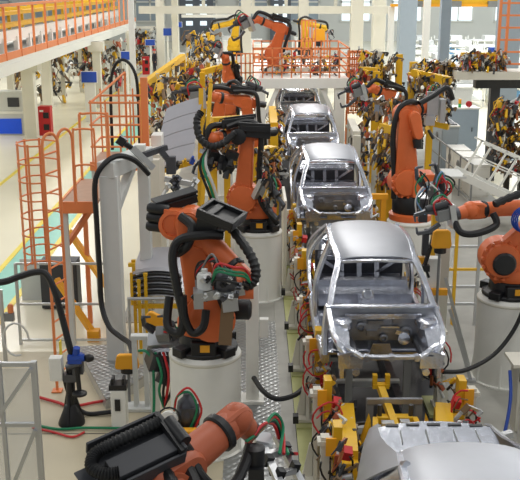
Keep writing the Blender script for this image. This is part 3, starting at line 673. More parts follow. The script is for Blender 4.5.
# control posts and amber covers
t = thing('control_post', 'white control post with a dark window in front of the tread ramp', 'control post', (-2.0, 12.7, .012))
part('housing', MB().box((-2.0, 12.72, .33), (.23, .22, .64)), 'white', t, .02)
part('dark_window', MB().box((-2.01, 12.6, .42), (.08, .02, .18)), 'black', t)
part('black_top', MB().box((-2.0, 12.72, .69), (.26, .22, .08)).box((-2.08, 12.72, .76), (.04, .16, .12)).box((-1.92, 12.72, .76), (.04, .16, .12)), 'black', t)
def amber(label, p, w_=.34, h_=.24, pole=None, rot=(0, 0, 0)):
    p = V3(p); t = thing('covered_gun', label, 'covered tool', p if pole is None else (p.x, p.y, pole), 'amber covered tools')
    Rm = Euler(rot).to_matrix()
    pr = [(-.5, -.35), (-.42, -.5), (.42, -.5), (.5, -.35), (.42, .4), (.3, .5), (-.3, .5), (-.42, .4)]
    part('amber_cover', MB().prism([p + Rm @ V3((a * w_, -.05, b * h_)) for a, b in pr], Rm @ V3((0, .1, 0))), 'cap', t, .015)
    part('gun_head', MB().box(p + Rm @ V3((0, .1, -.06)), (w_ * .8, .14, h_ * .6), Rm).cyl(p + Rm @ V3((0, .05, -h_ * .45)), p + Rm @ V3((0, .05, -h_ * .8)), w_ * .3, n=12), 'black', t)
    if pole is not None: part('support_post', MB().cyl((p.x, p.y + .1, pole), (p.x, p.y + .1, p.z - h_ * .5), .022), 'grey_mid', t)
    return t
amber('amber covered gun on thin post left of the two-legged grey post', (-1.96, 13.4, .78), .38, .24, .012)
t = thing('grey_post', 'pale grey two-legged channel post standing behind the white control post', 'post', (-1.75, 13.3, .012))
for x in (-1.83, -1.66): part('leg', MB().box((x, 13.35, .62), (.07, .12, 1.2)), 'grey', t)
part('top_plate', MB().box((-1.75, 13.35, 1.21), (.26, .14, .06)), 'grey', t)
part('base_flange', MB().box((-1.74, 13.35, .04), (.5, .3, .05)).prism([(-1.62, 13.4, .06), (-1.45, 13.4, .06), (-1.62, 13.4, .4)], (0, .03, 0)), 'grey', t)
amber('amber gun cover left of the bulky robot, in front of the silver panel stack', (-1.62, 14.6, 1.02), .40, .2, .0, (0, .5, 0))
amber('flat amber cover beside the nearest robot, low in front of the bulky one', (-.84, 9.5, 1.5), .6, .2, .012)
t = thing('valve_unit', 'grey pump-like unit with red and green hoses on the low amber cover', 'valve unit', (-.78, 9.75, 1.5))
part('pump_body', MB().lathe([(.12, 0), (.14, .1), (.11, .3), (.05, .36), (.04, .4)], (-.76, 9.75, 1.52), n=14).box((-.72, 9.7, 1.68), (.2, .14, .2)), 'steel_dark', t)
part('white_wheel', MB().lathe([(.1, -.03), (.11, 0), (.1, .03), (.04, .04)], (-.96, 9.65, 1.64), (-.3, -1, .2), 16), 'white', t)
part('hose_loop', MB().tube([(-.95 + .12 * math.cos(k * .5), 9.55, 1.72 + .12 * math.sin(k * .5)) for k in range(14)], .012, 6), 'hose', t)
for m, o_ in (('green', 0), ('red', .05)): part('hose', MB().spl([(-.72 + o_, 9.62, 1.55), (-.64 + o_, 9.6, 1.8), (-.72, 9.6, 2.0 + o_), (-.86, 9.62, 1.94), (-.9, 9.65, 1.75)], .014, 6, 6), m, t)
solo('green_hose', MB().spl([(-1.72, 13.0, 1.12), (-1.6, 12.9, 1.15), (-1.5, 12.8, 1.02), (-1.48, 12.7, .5), (-1.5, 12.6, .05)], .022, 6, 7), 'green', 'green hose hanging beside the pale grey channel post', 'hose')
# grey portal frame with its cable
t = thing('portal', 'tall grey portal frame of square tube with corner brace, left of the line', 'frame', (-2.2, 15.5, 0))
part('post', MB().box((-2.36, 15.0, 1.7), (.3, .3, 3.4)), 'grey', t, .012)
part('post', MB().box((-1.95, 16.3, 1.7), (.2, .26, 3.4)), 'grey', t, .012)
part('top_beam', MB().beam((-2.40, 14.86, 3.5), (-1.93, 16.45, 3.5), .3, .26), 'grey', t, .012)
part('corner_brace', MB().beam((-2.3, 15.1, 2.78), (-2.1, 15.9, 3.4), .14, .12), 'grey', t)
part('base_plate', MB().box((-2.36, 15.0, .02), (.46, .46, .04)), 'grey', t)
solo('portal_cable', MB().spl([(-1.75, 15.3, 3.35), (-1.95, 15.1, 3.62), (-2.2, 14.95, 3.72), (-2.42, 14.8, 3.6), (-2.56, 14.75, 3.3), (-2.56, 14.75, 2.6), (-2.55, 14.75, 1.8), (-2.54, 14.72, 1.25), (-2.4, 14.5, .95), (-2.2, 14.3, .85), (-2.0, 14.0, .84), (-1.9, 13.6, .8)], .045, 7, 8), 'hose', 'thick black cable arching over the portal frame and running down its left post', 'cable')
t = thing('sealing_gun', 'black and white sealing gun lying across the top of the portal frame', 'tool', (-2.0, 15.5, 3.65))
part('barrel', MB().cyl((-2.14, 15.2, 3.9), (-1.95, 15.4, 3.72), .05, n=10).box((-2.16, 15.18, 3.93), (.14, .14, .14), (0, .6, 0)), 'black', t)
part('slide', MB().beam((-2.02, 15.3, 3.8), (-1.7, 15.5, 3.42), .1, .1), 'alu', t)
part('mount_arm', MB().beam((-1.85, 15.6, 3.62), (-1.5, 15.9, 3.7), .09).beam((-1.6, 15.8, 3.68), (-1.35, 15.9, 3.3), .1).box((-1.42, 15.85, 3.4), (.16, .16, .3)), 'steel_dark', t)
part('bracket', MB().box((-1.95, 15.8, 3.7), (.2, .2, .14)), 'white', t)
# aluminium guard rail
t = thing('guard_rail', 'low aluminium guard rail in front of the orange ladder', 'railing', (-3.6, 16.1, 0))
for x in (-4.3, -3.3, -2.45): part('post', MB().box((x, 16.1, .78), (.05, .05, 1.56)), 'alu', t)
for z in (1.55, .78, .08): part('rail', MB().beam((-4.3, 16.1, z), (-2.42, 16.1, z), .04), 'alu', t)
t = thing('beacon_post', 'short aluminium post with an orange beacon at the left edge', 'post', (-4.3, 15.1, .012))
part('post', MB().box((-4.32, 15.1, .7), (.06, .06, 1.38)), 'alu', t)
part('beacon', MB().lathe([(.05, 0), (.05, .12), (.03, .15)], (-4.17, 15.1, .98), n=12), 'safety', t)
part('beacon_base', MB().box((-4.2, 15.1, .9), (.16, .1, .14)), 'grey_mid', t)
part('cable_loop', MB().tube([(-4.1 + .22 * math.cos(k * .42), 15.05, .5 + .3 * math.sin(k * .42)) for k in range(13)], .02, 6), 'grey', t)
t = thing('pipe_rail', 'horizontal aluminium pipe rail in front of the silver panel stack', 'railing', (-1.7, 15.4, 0))
part('rail', MB().cyl((-2.2, 15.4, 1.12), (-1.2, 15.4, 1.12), .03), 'alu', t)
for x in (-2.18, -1.22): part('post', MB().cyl((x, 15.4, 0), (x, 15.4, 1.12), .025), 'alu', t)
for lab, p, q_ in (('lower yellow diagonal brace bolted to the floor behind the guard rail', (-3.75, 16.9, 1.0), (-3.0, 16.3, .14)), ('upper yellow diagonal brace behind the black cable', (-3.6, 17.6, 1.75), (-2.62, 16.6, .75))):
    t = thing('floor_brace', lab, 'brace', q_, 'yellow braces')
    part('strut', MB().beam(p, q_, .1, .1), 'cap', t)
    part('foot_block', MB().box((q_[0] + .02, q_[1] - .02, q_[2] / 2), (.22, .2, q_[2] + .14)), 'cap', t)
t = thing('floor_cabinet', 'dark grey floor cabinet behind the orange ladder', 'cabinet', (-4.1, 18.2, 0))
part('body', MB().box((-3.95, 18.2, .52), (.75, .4, 1.0)), 'grey_dark', t, .01)
do = part('door', MB().box((-3.95, 17.99, .52), (.68, .02, .9)), 'grey_dark', t)
part('door_handle', MB().box((-3.7, 17.97, .6), (.03, .03, .12)), 'alu', do)
solo('clear_guard', MB().box((-4.62, 18.6, .45), (.5, .03, .9)), 'grey', 'small pale guard sheet left of the dark floor cabinet', 'guard')
# caged ladder
t = thing('caged_ladder', 'tall orange caged ladder standing on the concrete at left', 'ladder', (-3.15, 14.1, .012))
st = [(-3.2, 13.99), (-3.06, 14.42)]
for x, y in st:
    part('stile', MB().tube([(x, y, .02), (x, y, 3.95)] + [(x + .1 - .1 * math.cos(a), y + .09 - .09 * math.cos(a), 4.05 + .18 * math.sin(a)) for a in [i * PI / 8 for i in range(9)]] + [(x + .2, y + .18, 3.0)], .024, 8), 'safety', t)
    part('foot_plate', MB().box((x, y, .03), (.16, .16, .02)), 'safety', t)
for k in range(13):
    z = .3 + k * .3; part('rung', MB().cyl((st[0][0], st[0][1], z), (st[1][0], st[1][1], z), .016, n=6), 'safety', t)
cx, cy_ = -3.36, 14.28
hp = lambda a, z: (cx + .30 * math.cos(a), cy_ + .34 * math.sin(a), z)
angs = [math.radians(x) for x in (-60, -90, -120, -150, 180, 150, 120, 90, 40)]
for k in range(8):
    z = 2.05 + k * .285; part('cage_hoop', MB().tube([(st[0][0], st[0][1], z)] + [hp(a, z) for a in angs] + [(st[1][0], st[1][1], z)], .014, 6), 'safety', t)
for a in (-100, -140, 180, 140, 95):
    a = math.radians(a); part('cage_strip', MB().beam(hp(a, 2.02), hp(a, 4.07), .034, .012, up=(math.cos(a), math.sin(a), 0)), 'safety', t)
part('hazard_tag', MB().box((-3.12, 14.05, .7), (.02, .12, .34)), 'line_yellow', t)
# ladder platform
t = thing('access_platform', 'orange railed access platform behind the caged ladder', 'platform', (-2.8, 16.5, 0))
part('deck', MB().box((-2.95, 16.3, 2.84), (.62, 2.0, .05)), 'deck', t)
part('deck_edge', MB().beam((-3.26, 15.3, 2.78), (-3.26, 17.3, 2.78), .04, .2).beam((-3.26, 15.3, 2.78), (-2.64, 15.3, 2.78), .04, .2), 'safety', t)
for k, (x, y) in enumerate(((-3.22, 15.35), (-3.22, 17.2), (-2.7, 17.2))):
    x2 = -2.72 if k != 1 else -3.2; y2 = y + (0 if k == 0 else .01)
    if k == 0:
        for zz in (4.1, 3.5): part('guard_hoop', MB().spl([(-2.98, 15.3, 2.86), (-2.98, 15.3, zz - .1), (-2.93, 15.3, zz), (-2.68, 15.3, zz), (-2.63, 15.3, zz - .1), (-2.63, 15.3, 2.86)], .018, 5, 7), 'safety', t)
    else: part('guard_post', MB().cyl((x, y, 2.86), (x, y, 4.1), .022), 'safety', t)
part('guard_hoop', MB().spl([(-3.22, 17.25, 2.86), (-3.22, 17.25, 4.0), (-3.15, 17.25, 4.1), (-2.75, 17.25, 4.1), (-2.7, 17.25, 4.0), (-2.7, 17.25, 2.86)], .022, 5, 7), 'safety', t)
for x, y in ((-3.2, 15.4), (-2.7, 17.2), (-3.2, 17.2)): part('leg', MB().box((x, y, 1.4), (.08, .08, 2.8)), 'safety' if y > 16 else 'grey', t)
part('knee_brace', MB().beam((-3.2, 15.45, 2.1), (-2.75, 15.9, 2.75), .08), 'safety', t)
t = thing('access_platform', 'second orange platform with stair rail, further back beside the grey sheet panels', 'platform', (-2.7, 19.8, 0))
part('deck', MB().box((-2.82, 19.57, 2.84), (1.05, 1.35, .06)), 'deck', t)
part('deck_edge', MB().beam((-3.36, 18.9, 2.8), (-2.29, 18.9, 2.8), .05, .18), 'safety', t)
for x in (-3.3, -3.0, -2.72, -2.5, -2.3): part('guard_post', MB().cyl((x, 18.92, 2.86), (x, 18.92, 4.15), .018), 'safety', t)
for x in (-3.3, -2.9, -2.6, -2.3): part('guard_post', MB().cyl((x, 20.2, 2.86), (x, 20.2, 4.25), .018), 'safety', t)
for z in (3.2, 3.65, 4.1):
    for y in (18.92, 20.2): part('guard_rail', MB().cyl((-3.32, y, z), (-2.29, y, z), .022), 'safety', t)
    part('guard_rail', MB().cyl((-3.32, 18.92, z), (-3.32, 20.2, z), .022), 'safety', t)
part('stair_rail', MB().cyl((-3.3, 18.92, 4.1), (-2.75, 20.15, 4.6), .025).cyl((-2.75, 20.15, 4.6), (-2.75, 20.15, 2.86), .025), 'safety', t)
part('big_post', MB().box((-2.27, 19.5, 3.7), (.14, .14, 1.7)), 'safety', t)
for x in (-3.3, -2.35):
    for y in (19.0, 20.1): part('leg', MB().box((x, y, 1.4), (.1, .1, 2.8)), 'grey', t)
solo('hose_arch', MB().spl([(-3.1, 20.3, 2.9), (-3.1, 20.4, 4.2), (-3.0, 20.4, 4.7), (-2.78, 20.3, 4.85), (-2.58, 20.3, 4.65), (-2.5, 20.3, 4.2), (-2.5, 20.3, 2.9)], .035, 6, 8), 'hose', 'black hose arch rising above the second orange platform', 'hose')
# cream column and box behind the portal
solo('support_column', MB().box((-2.02, 18.6, 1.5), (.24, .24, 3.0)), 'cream', 'cream support column directly behind the grey portal frame', 'column')
t = thing('machine_cabinet', 'cream machine housing between the second orange platform and the sheet panels', 'cabinet', (-2.05, 19.6, 0))
part('body', MB().box((-2.05, 19.6, 1.5), (.22, .9, 3.0)), 'cream', t, .01)
part('top_box', MB().box((-2.06, 19.85, 3.15), (.22, .5, .35)).box((-2.05, 19.5, 3.0), (.2, .3, .2)), 'white', t, .01)
# hanging sheet panels
rk = thing('panel_rack', 'yellow clamping rack holding four leaning grey sheet panels', 'rack', (-1.5, 21.2, 0))
part('upright', MB().beam((-1.27, 20.6, 0.0), (-1.2, 21.6, 4.1), .1, .08), 'yellow', rk)
part('upright', MB().beam((-1.16, 20.55, 1.6), (-.98, 21.7, 4.2), .08, .08), 'yellow', rk)
part('leg', MB().beam((-2.15, 20.6, 0), (-2.1, 20.9, 2.4), .1), 'yellow', rk)
part('lower_rail', MB().beam((-2.3, 20.35, 2.32), (-1.3, 20.3, 2.62), .08), 'yellow', rk)
for k in range(6):
    x = -2.2 + k * .17; p = V3((x, 20.25, 2.38 + k * .055))
    part('clamp', MB().box(p, (.09, .1, .13), (.2, .4 * (k % 2), .3)).cyl(p, p + V3((.03, -.1, .12)), .03, n=8), ['black', 'yellow', 'blue'][k % 3], rk)
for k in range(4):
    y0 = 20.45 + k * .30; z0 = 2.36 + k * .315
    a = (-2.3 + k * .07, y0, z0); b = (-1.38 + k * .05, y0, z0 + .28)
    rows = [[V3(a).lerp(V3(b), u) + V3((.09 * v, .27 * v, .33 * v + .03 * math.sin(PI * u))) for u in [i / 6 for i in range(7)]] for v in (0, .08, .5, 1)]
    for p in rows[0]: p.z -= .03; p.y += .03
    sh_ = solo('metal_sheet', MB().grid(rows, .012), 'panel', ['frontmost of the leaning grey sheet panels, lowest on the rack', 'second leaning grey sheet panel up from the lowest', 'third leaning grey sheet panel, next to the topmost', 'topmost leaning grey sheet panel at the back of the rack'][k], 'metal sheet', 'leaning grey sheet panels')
    build('gap_shade', MB().tube([V3(p) + V3((0, -.02, .0)) for p in rows[0]], .022, 6), 'black', sh_)  # black strip drawn as the shade in the gap at the sheet's lower edge
# stack of silver roof sheets
rk = thing('sheet_rack', 'yellow post rack holding the stack of silver curved sheets', 'rack', (-1.7, 16.3, 0))
for x, y, h in ((-2.12, 15.75, 1.7), (-2.02, 15.6, 1.38), (-1.9, 15.6, 1.5), (-2.1, 16.9, 1.9), (-1.4, 16.9, 1.9)): part('post', MB().box((x, y, h / 2), (.055, .05, h)).box((x, y, h), (.07, .06, .05)), 'yellow', rk)
part('base_frame', MB().beam((-2.12, 15.75, .86), (-1.35, 15.75, .86), .06, .08).beam((-2.1, 16.9, .86), (-1.4, 16.9, .86), .06, .08).beam((-2.12, 15.75, .86), (-2.1, 16.9, .86), .06, .08), 'yellow', rk)
part('side_guide', MB().box((-2.16, 15.7, 1.2), (.05, .05, .6)).box((-2.14, 15.66, 1.66), (.12, .08, .06)), 'yellow', rk)
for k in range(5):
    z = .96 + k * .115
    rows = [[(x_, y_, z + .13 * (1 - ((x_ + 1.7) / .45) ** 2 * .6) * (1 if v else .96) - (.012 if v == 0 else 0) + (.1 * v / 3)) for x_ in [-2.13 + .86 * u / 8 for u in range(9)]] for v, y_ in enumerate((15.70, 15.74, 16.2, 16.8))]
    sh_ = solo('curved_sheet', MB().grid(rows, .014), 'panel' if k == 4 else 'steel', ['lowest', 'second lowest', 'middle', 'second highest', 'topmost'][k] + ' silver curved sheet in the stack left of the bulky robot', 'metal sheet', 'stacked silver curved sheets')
    if k < 4: build('gap_shade', MB().tube([V3(p) + V3((0, .0, .065)) for p in rows[0]], .027, 6), 'black', sh_)  # black strip painted in for the shade between stacked sheets
t = thing('gripper_head', 'cream gripper casting behind the bulky robot, above the silver sheets', 'gripper', (-1.45, 16.6, 0))
part('casting', MB().prism([(-1.75, 16.5, 2.02), (-1.1, 16.5, 2.0), (-1.12, 16.5, 2.16), (-1.3, 16.5, 2.3), (-1.5, 16.5, 2.26)], (0, .4, 0)), 'cream', t, .02)
for p in ((-1.55, 16.45, 2.2), (-1.4, 16.45, 2.28), (-1.25, 16.45, 2.24)): part('fitting', MB().cyl(p, V3(p) + V3((.02, -.06, .08)), .04, n=8), 'steel_dark', t)
part('stand', MB().box((-1.35, 16.98, 1.05), (.14, .1, 2.1)), 'cream', t)
part('handle', MB().cyl((-1.3, 16.45, 2.3), (-1.24, 16.45, 2.5), .035), 'black', t)
# fixture posts between the second and third robots
t = thing('fixture_post', 'cream fixture post with a small white switch box beside the bulky robot', 'post', (-.05, 13.6, .0))
part('column', MB().box((-.02, 13.6, 1.0), (.2, .2, 1.98)), 'white', t, .01)
part('switch_box', MB().box((.16, 13.55, 1.28), (.14, .12, .3)), 'white', t, .01)
part('foot', MB().box((-.02, 13.6, .05), (.36, .36, .06)), 'white', t)
part('amber_block', MB().box((-.12, 13.5, 1.75), (.1, .1, .3)), 'cap', t)
t = thing('welding_stand', 'cluttered black and grey weld gun stand left of the bulky robot pedestal', 'stand', (-1.45, 13.0, .012))
part('post', MB().box((-1.5, 13.1, .5), (.14, .14, 1.0)), 'white', t)
weld_gun(t, (-1.35, 12.9, 1.3), (-.1, -.6, .8), (1, 0, 0), .8)
part('gun_body', MB().box((-1.42, 12.9, 1.05), (.3, .3, .3), (.3, .2, .4)).box((-1.3, 12.8, .85), (.2, .2, .3), (.1, .5, 0)), 'steel_dark', t)
for i in range(4): part('hose', MB().spl([(-1.45 + .06 * i, 12.75, 1.2), (-1.35 + .05 * i, 12.65, .9), (-1.4 + .06 * i, 12.7, .6), (-1.35, 12.8, .3)], .022, 5, 6), ['green', 'hose', 'red', 'hose'][i], t)
solo('floor_cable', MB().spl([(.0, 13.4, .5), (.15, 13.0, .45), (.35, 12.8, .42), (.6, 12.8, .48), (.75, 13.0, .5)], .04, 7, 8), 'hose', 'thick black cable sagging across the tread plate walkway', 'cable')
# ================================================================ left background
def column(label, x, y, w_, h, m='cream', cap=False, group='hall columns'):
    t = thing('hall_column', label, 'column', (x, y, 0), group)
    part('shaft', MB().box((x, y, h / 2), (w_, w_, h)), m, t, .02)
    part('base_plate', MB().box((x, y, .03), (w_ * 1.35, w_ * 1.35, .06)), m, t)
    if cap: part('capital', MB().box((x, y, h - .25), (w_ * 1.9, w_ * 1.6, .5)), m, t)
    return t
column('thick cream column under the walkway, beside the red cabinet', -9.55, 40, .52, 3.4, cap=True)
column('slimmer cream column right behind the red cabinet', -11.15, 50.8, .5, 3.4)
column('cream column under the walkway right of the first blue sign', -8.35, 50.5, .42, 3.5, cap=True)
column('cream column further along the walkway, next to the second blue sign', -8.1, 63, .5, 3.5)
column('tall pale column standing between walkway end and yellow weld rack', -5.6, 44, .26, 6.6, 'grey')
column('cream column beside the person in dark clothes', -6.9, 71, .6, 7.5)
column('slim cream column behind the yellow weld rack', -4.9, 60, .4, 7.5)
column('cream gantry column left of the cream platform', -.42, 58, .6, 7.5)
column('cream gantry column above the middle of the cream platform', 3.05, 58, .6, 7.5)
column('cream gantry column above the orange tower', 6.3, 58, .75, 7.5)
column('cream gantry column right of the orange tower', 7.9, 60, .8, 7.5)
column('blue-grey hall column right of the gantry', 7.75, 48, .85, 9, 'bluegrey')
column('slim blue-grey hall column above the yellow arm jig', 7.75, 38.5, .4, 9, 'bluegrey')
column('white hall column beside the slim blue-grey one', 8.0, 44, .3, 9, 'white')
column('blue-grey hall column behind the orange ladder frame at right', 9.4, 35, .75, 9, 'bluegrey')
t = thing('gantry_beam', 'long cream gantry beam spanning the top of the picture', 'beam', (2, 58, 5))
part('girder', MB().beam((-6.9, 58, 4.95), (8.4, 58, 4.95), .4, .45), 'cream', t)
part('upper_girder', MB().beam((-6.9, 58.2, 5.9), (8.4, 58.2, 5.9), .5, .5), 'cream', t)
for x in (-5.5, -3, 0, 2, 5): part('hanger', MB().box((x, 58.1, 5.4), (.2, .2, .6)), 'cream', t)
part('long_lamp', MB().beam((-4.3, 57.6, 4.6), (-1.0, 57.6, 4.6), .3, .18), 'white', t)
t = thing('crane_girder', 'yellow crane girder at the top right corner', 'crane girder', (11, 50, 5))
part('girder', MB().beam((7.6, 50, 5.56), (15.5, 50, 5.56), .3, .5), 'yellow', t)
part('runway', MB().beam((7.2, 50, 5.38), (15.5, 50, 5.38), .5, .14), 'cap', t)
for x in (8.5, 10.5, 12.5, 14.5): part('trolley', MB().box((x, 49.8, 5.45), (.6, .4, .3)), 'grey_mid', t)
column('white column carrying the left end of the yellow crane girder', 7.3, 50.4, .3, 5.3, 'white')
column('white column carrying the right end of the yellow crane girder', 15.2, 50.4, .4, 5.3, 'white')
# elevated walkway
WX = -8.6
t = thing('elevated_walkway', 'elevated walkway with orange railing crossing the top left corner', 'walkway', (WX, 46, 0))
part('deck', MB().box((WX - 1.7, 49, 3.78), (3.4, 42, .16)), 'white', t)
part('side_beam', MB().beam((WX - .05, 28, 3.52), (WX - .05, 70, 3.52), .16, .36), 'white', t)
part('toe_board', MB().beam((WX, 28, 3.98), (WX, 70, 3.98), .03, .26), 'safety', t)
for k in range(19):
    y = 28.6 + k * 2.2; part('rail_post', MB().box((WX, y, 4.8), (.085, .07, 1.9)), 'safety', t)
for z in (5.72,): part('top_rail', MB().beam((WX, 28, z), (WX, 70, z), .1, .1), 'safety', t)
for y in (40, 50.5, 63): part('cross_girder', MB().beam((WX - 3.2, y, 3.5), (WX - .1, y, 3.5), .3, .38), 'cream', t)
for y in (34, 45, 56.5, 68): part('leg', MB().box((WX - 3.0, y, 1.85), (.3, .3, 3.7)), 'cream', t)
t = thing('overhead_conveyor', 'white and yellow overhead conveyor running along the walkway', 'conveyor', (WX - 1.9, 48, 3.86))
for x in (WX - 1.1, WX - 2.6): part('side_panel', MB().beam((x, 29, 4.45), (x, 69, 4.45), .14, .42), 'white', t)
part('roller_bed', MB().box((WX - 1.85, 49, 4.4), (1.4, 40, .12)), 'grey_dark', t)
for k in range(18):
    y = 30 + k * 2.2; part('leg', MB().box((WX - 1.05, y, 4.1), (.18, .3, .6)), 'white', t)
    part('yellow_frame', MB().beam((WX - 1.3, y, 4.66), (WX - 1.3, y, 5.4), .12).beam((WX - 1.3, y, 5.4), (WX - 2.6, y, 5.4), .1), 'yellow', t)
part('yellow_rail', MB().beam((WX - 1.3, 29, 5.3), (WX - 1.3, 69, 5.3), .14, .16), 'yellow', t)
part('yellow_rail', MB().beam((WX - 1.2, 29, 4.86), (WX - 1.2, 69, 4.86), .14, .2), 'yellow', t)
# signs, screens, cabinets, person
def sign(label, x, y, z, w_, h, post=True, hang=None):
    t = thing('blue_sign', label, 'sign', (x, y, 0), 'blue hall signs')
    part('board', MB().box((x, y, z), (w_, .06, h)), 'blue', t)
    part('frame', MB().box((x, y + .04, z), (w_ * 1.1, .04, h * 1.12)), 'white', t)
    if post: part('post', MB().box((x, y + .15, z / 2), (.5 if hang is None else .1, .16, z)), 'white', t)
    return t
sign('blue sign on a white post under the walkway', -7.85, 45, 2.15, .72, .5)
sign('small blue sign right of the second walkway column', -6.7, 50, 2.8, .55, .42, hang=1)
sign('blue sign beside the red cabinet and the person', -6.5, 60, 2.9, .6, .35, hang=1)
sign('blue sign above the person in dark clothes', -5.4, 60, 3.55, .5, .45, hang=1)
sign('highest blue sign left of the dark hall door', -5.5, 70, 3.6, .55, .35, hang=1)
t = thing('equipment_cabinet', 'pale equipment cabinet with blue screen at the left edge', 'cabinet', (-10.9, 41.2, 0))
part('body', MB().box((-10.75, 41.4, .95), (1.7, .9, 1.9)), 'grey', t, .02)
part('screen', MB().box((-10.7, 40.93, .4), (.98, .04, .66)), 'screen', t)
part('grille', MB().box((-10.5, 40.93, 1.45), (.5, .04, .4)), 'grey_dark', t)
part('band', MB().box((-10.75, 40.92, 1.0), (1.6, .03, .1)), 'white', t)
def redcab(label, x, y, w_, h):
    t = thing('fire_cabinet', label, 'cabinet', (x, y, 0), 'red fire cabinets')
    part('body', MB().box((x, y, h / 2), (w_, .5, h)), 'red_paint', t, .02)
    for z in (.3, .7): part('dark_panel', MB().box((x + w_ * .15, y - .26, h * z), (w_ * .45, .03, h * .2)), 'black', t)
    part('label_plate', MB().box((x - w_ * .2, y - .26, h * .85), (w_ * .3, .03, h * .06)), 'white', t)
redcab('red fire cabinet at the foot of the thick walkway column', -9.15, 41, .54, 1.28)
redcab('far red fire cabinet left of the person', -7.95, 70, .5, 1.3)
def person(label, x, y):
    bones = [((0, 0, .95), .13), ((0, 0, 1.2), .13), ((0, 0, 1.42), .15), ((0, 0, 1.54), .055), ((0, -.01, 1.66), .1)]
    v = [V3(p) for p, r in bones]; rr = [r for p, r in bones]; e = [(0, 1), (1, 2), (2, 3), (3, 4)]
    for s in (-1, 1):
        o = len(v)
        v += [V3(p) for p in ((s * .1, 0, .9), (s * .11, -.02, .48), (s * .11, .02, .07), (s * .11, -.13, .04), (s * .19, 0, 1.42), (s * .25, .02, 1.15), (s * .24, -.08, .92), (s * .23, -.12, .84))]
        rr += [.095, .07, .05, .045, .065, .05, .04, .04]
        e += [(0, o), (o, o + 1), (o + 1, o + 2), (o + 2, o + 3), (2, o + 4), (o + 4, o + 5), (o + 5, o + 6), (o + 6, o + 7)]
    me = bpy.data.meshes.new('body'); me.from_pydata(v, e, []); o = bpy.data.objects.new('body_tmp', me); C.objects.link(o)
    m = o.modifiers.new('s', 'SKIN'); sv = me.skin_vertices[0].data
    for i, r in enumerate(rr): sv[i].radius = (r, r * .85)
    sv[0].use_root = True
    o.modifiers.new('u', 'SUBSURF').levels = 1
    dg = bpy.context.evaluated_depsgraph_get(); me2 = bpy.data.meshes.new_from_object(o.evaluated_get(dg)); bpy.data.objects.remove(o)
    for k in ('cloth', 'skin'): me2.materials.append(M[k])
    for p in me2.polygons:
        c = p.center; p.material_index = 1 if (c.z > 1.5 or (abs(c.x) > .2 and c.z < .9 and c.z > .8)) else 0; p.use_smooth = True
    t = thing('person', label, 'person', (x, y, 0))
    b = bpy.data.objects.new('body', me2); C.objects.link(b); b.parent = t
    build('hard_hat', MB().lathe([(.16, 0), (.16, .015), (.125, .03), (.11, .09), (.06, .14), (.0, .15)], (0, -.02, 1.69), n=16), 'red_paint', t, local=True)
    t.rotation_euler = (0, 0, -.9)
person('person in dark workwear and red hard hat standing in the far aisle', -7.35, 70.5)

# ================================================================ weld jigs: yellow frames crowded with clamps
CL = [('grey_dark', 'copper'), ('brown', 'alu'), ('yellow', 'black'), ('cream', 'grey_dark'), ('black', 'yellow'), ('orange_dark', 'grey'), ('brown', 'yellow'), ('steel_dark', 'brown'), ('brown', 'black'), ('grey', 'steel_dark'), ('yellow', 'brown'), ('red', 'steel_dark'), ('black', 'brown')]
def clamp(t, p, s, r):
    p = V3(p); a, b = CL[r.randrange(len(CL))]
    Rm = Euler((r.uniform(-.6, .6), r.uniform(-.6, .6), r.uniform(-1.5, 1.5))).to_matrix(); f = lambda *k: p + Rm @ V3(k) * s
    mb = MB().box(f(0, 0, 0), (.16 * s, .14 * s, .3 * s), Rm); mb.m = 1
    mb.beam(f(0, 0, .12), f(.32, 0, .26), .07 * s); mb.cyl(f(0, -.1, -.1), f(.02, -.12, -.42), .055 * s, n=7); mb.box(f(.34, 0, .2), (.08 * s, .1 * s, .18 * s), Rm)
    mb.m = 0; mb.tube([f(-.05, .05, -.1), f(-.25, .1, -.3), f(-.3, -.05, .1), f(-.1, -.1, .25)], .022 * s, 5)
    build('clamp', mb, [a, b], t)
def jig(label, p, q, z0, z1, n, depth=.5, s=1., frame='yellow', posts=(1, 1), top=True, seed=0, name='weld_jig', foot=0., fw=.22, tilt=0.):
    r = random.Random(seed + 11); p, q = V3((*p, 0)), V3((*q, 0)); d = (q - p); L = d.length; d.normalize(); nn = V3((d.y, -d.x, 0))
    if nn.y > 0: nn = -nn
    t = thing(name, label, 'weld jig', ((p + q) / 2 + V3((0, 0, foot))), 'crowded weld jigs')
    for k, c in zip(posts, (p, q)):
        if k: part('frame_post', MB().box((c.x, c.y, (foot + z1 + (tilt if c is q else 0)) / 2), (fw, fw, z1 - foot + (tilt if c is q else 0))), frame, t, .01)
    if top: part('frame_beam', MB().beam(p + V3((0, 0, z1)), q + V3((0, 0, z1 + tilt)), fw, fw), frame, t)
    part('frame_beam', MB().beam(p + V3((0, 0, z0)), q + V3((0, 0, z0 + tilt)), fw * .8, fw * .8), frame, t)
    for k in range(max(1, int(L / 1.2))):
        u = p + d * L * ((k + .5) / max(1, int(L / 1.2))); part('mount_bar', MB().beam(u + V3((0, 0, z0)), u + V3((0, 0, z1 + tilt * .5)), .1, .1), frame, t)
    part('base_leg', MB().beam(p + d * L * .5 + V3((0, 0, foot)), p + d * L * .5 + V3((0, 0, z0 + .1)), fw * .7, fw * .7), frame, t)
    for i in range(n):
        u = r.random(); c = p + d * L * u + nn * depth * r.uniform(-.2, 1); c.z = r.uniform(z0, z1 + tilt * u)
        clamp(t, c, s * r.uniform(.5, .95), r)
    return t
jig('large yellow weld rack crowded with clamps, left of the grey sheet panels', (-3.72, 31), (-3.0, 40.5), 1.5, 3.15, 99, .9, 1.15, seed=1, tilt=.3)
jig('tall narrow clamp rack behind the large yellow weld rack', (-3.1, 42), (-2.2, 46), 1.8, 4.2, 70, .6, 1.2, seed=2, posts=(0, 1), top=False)
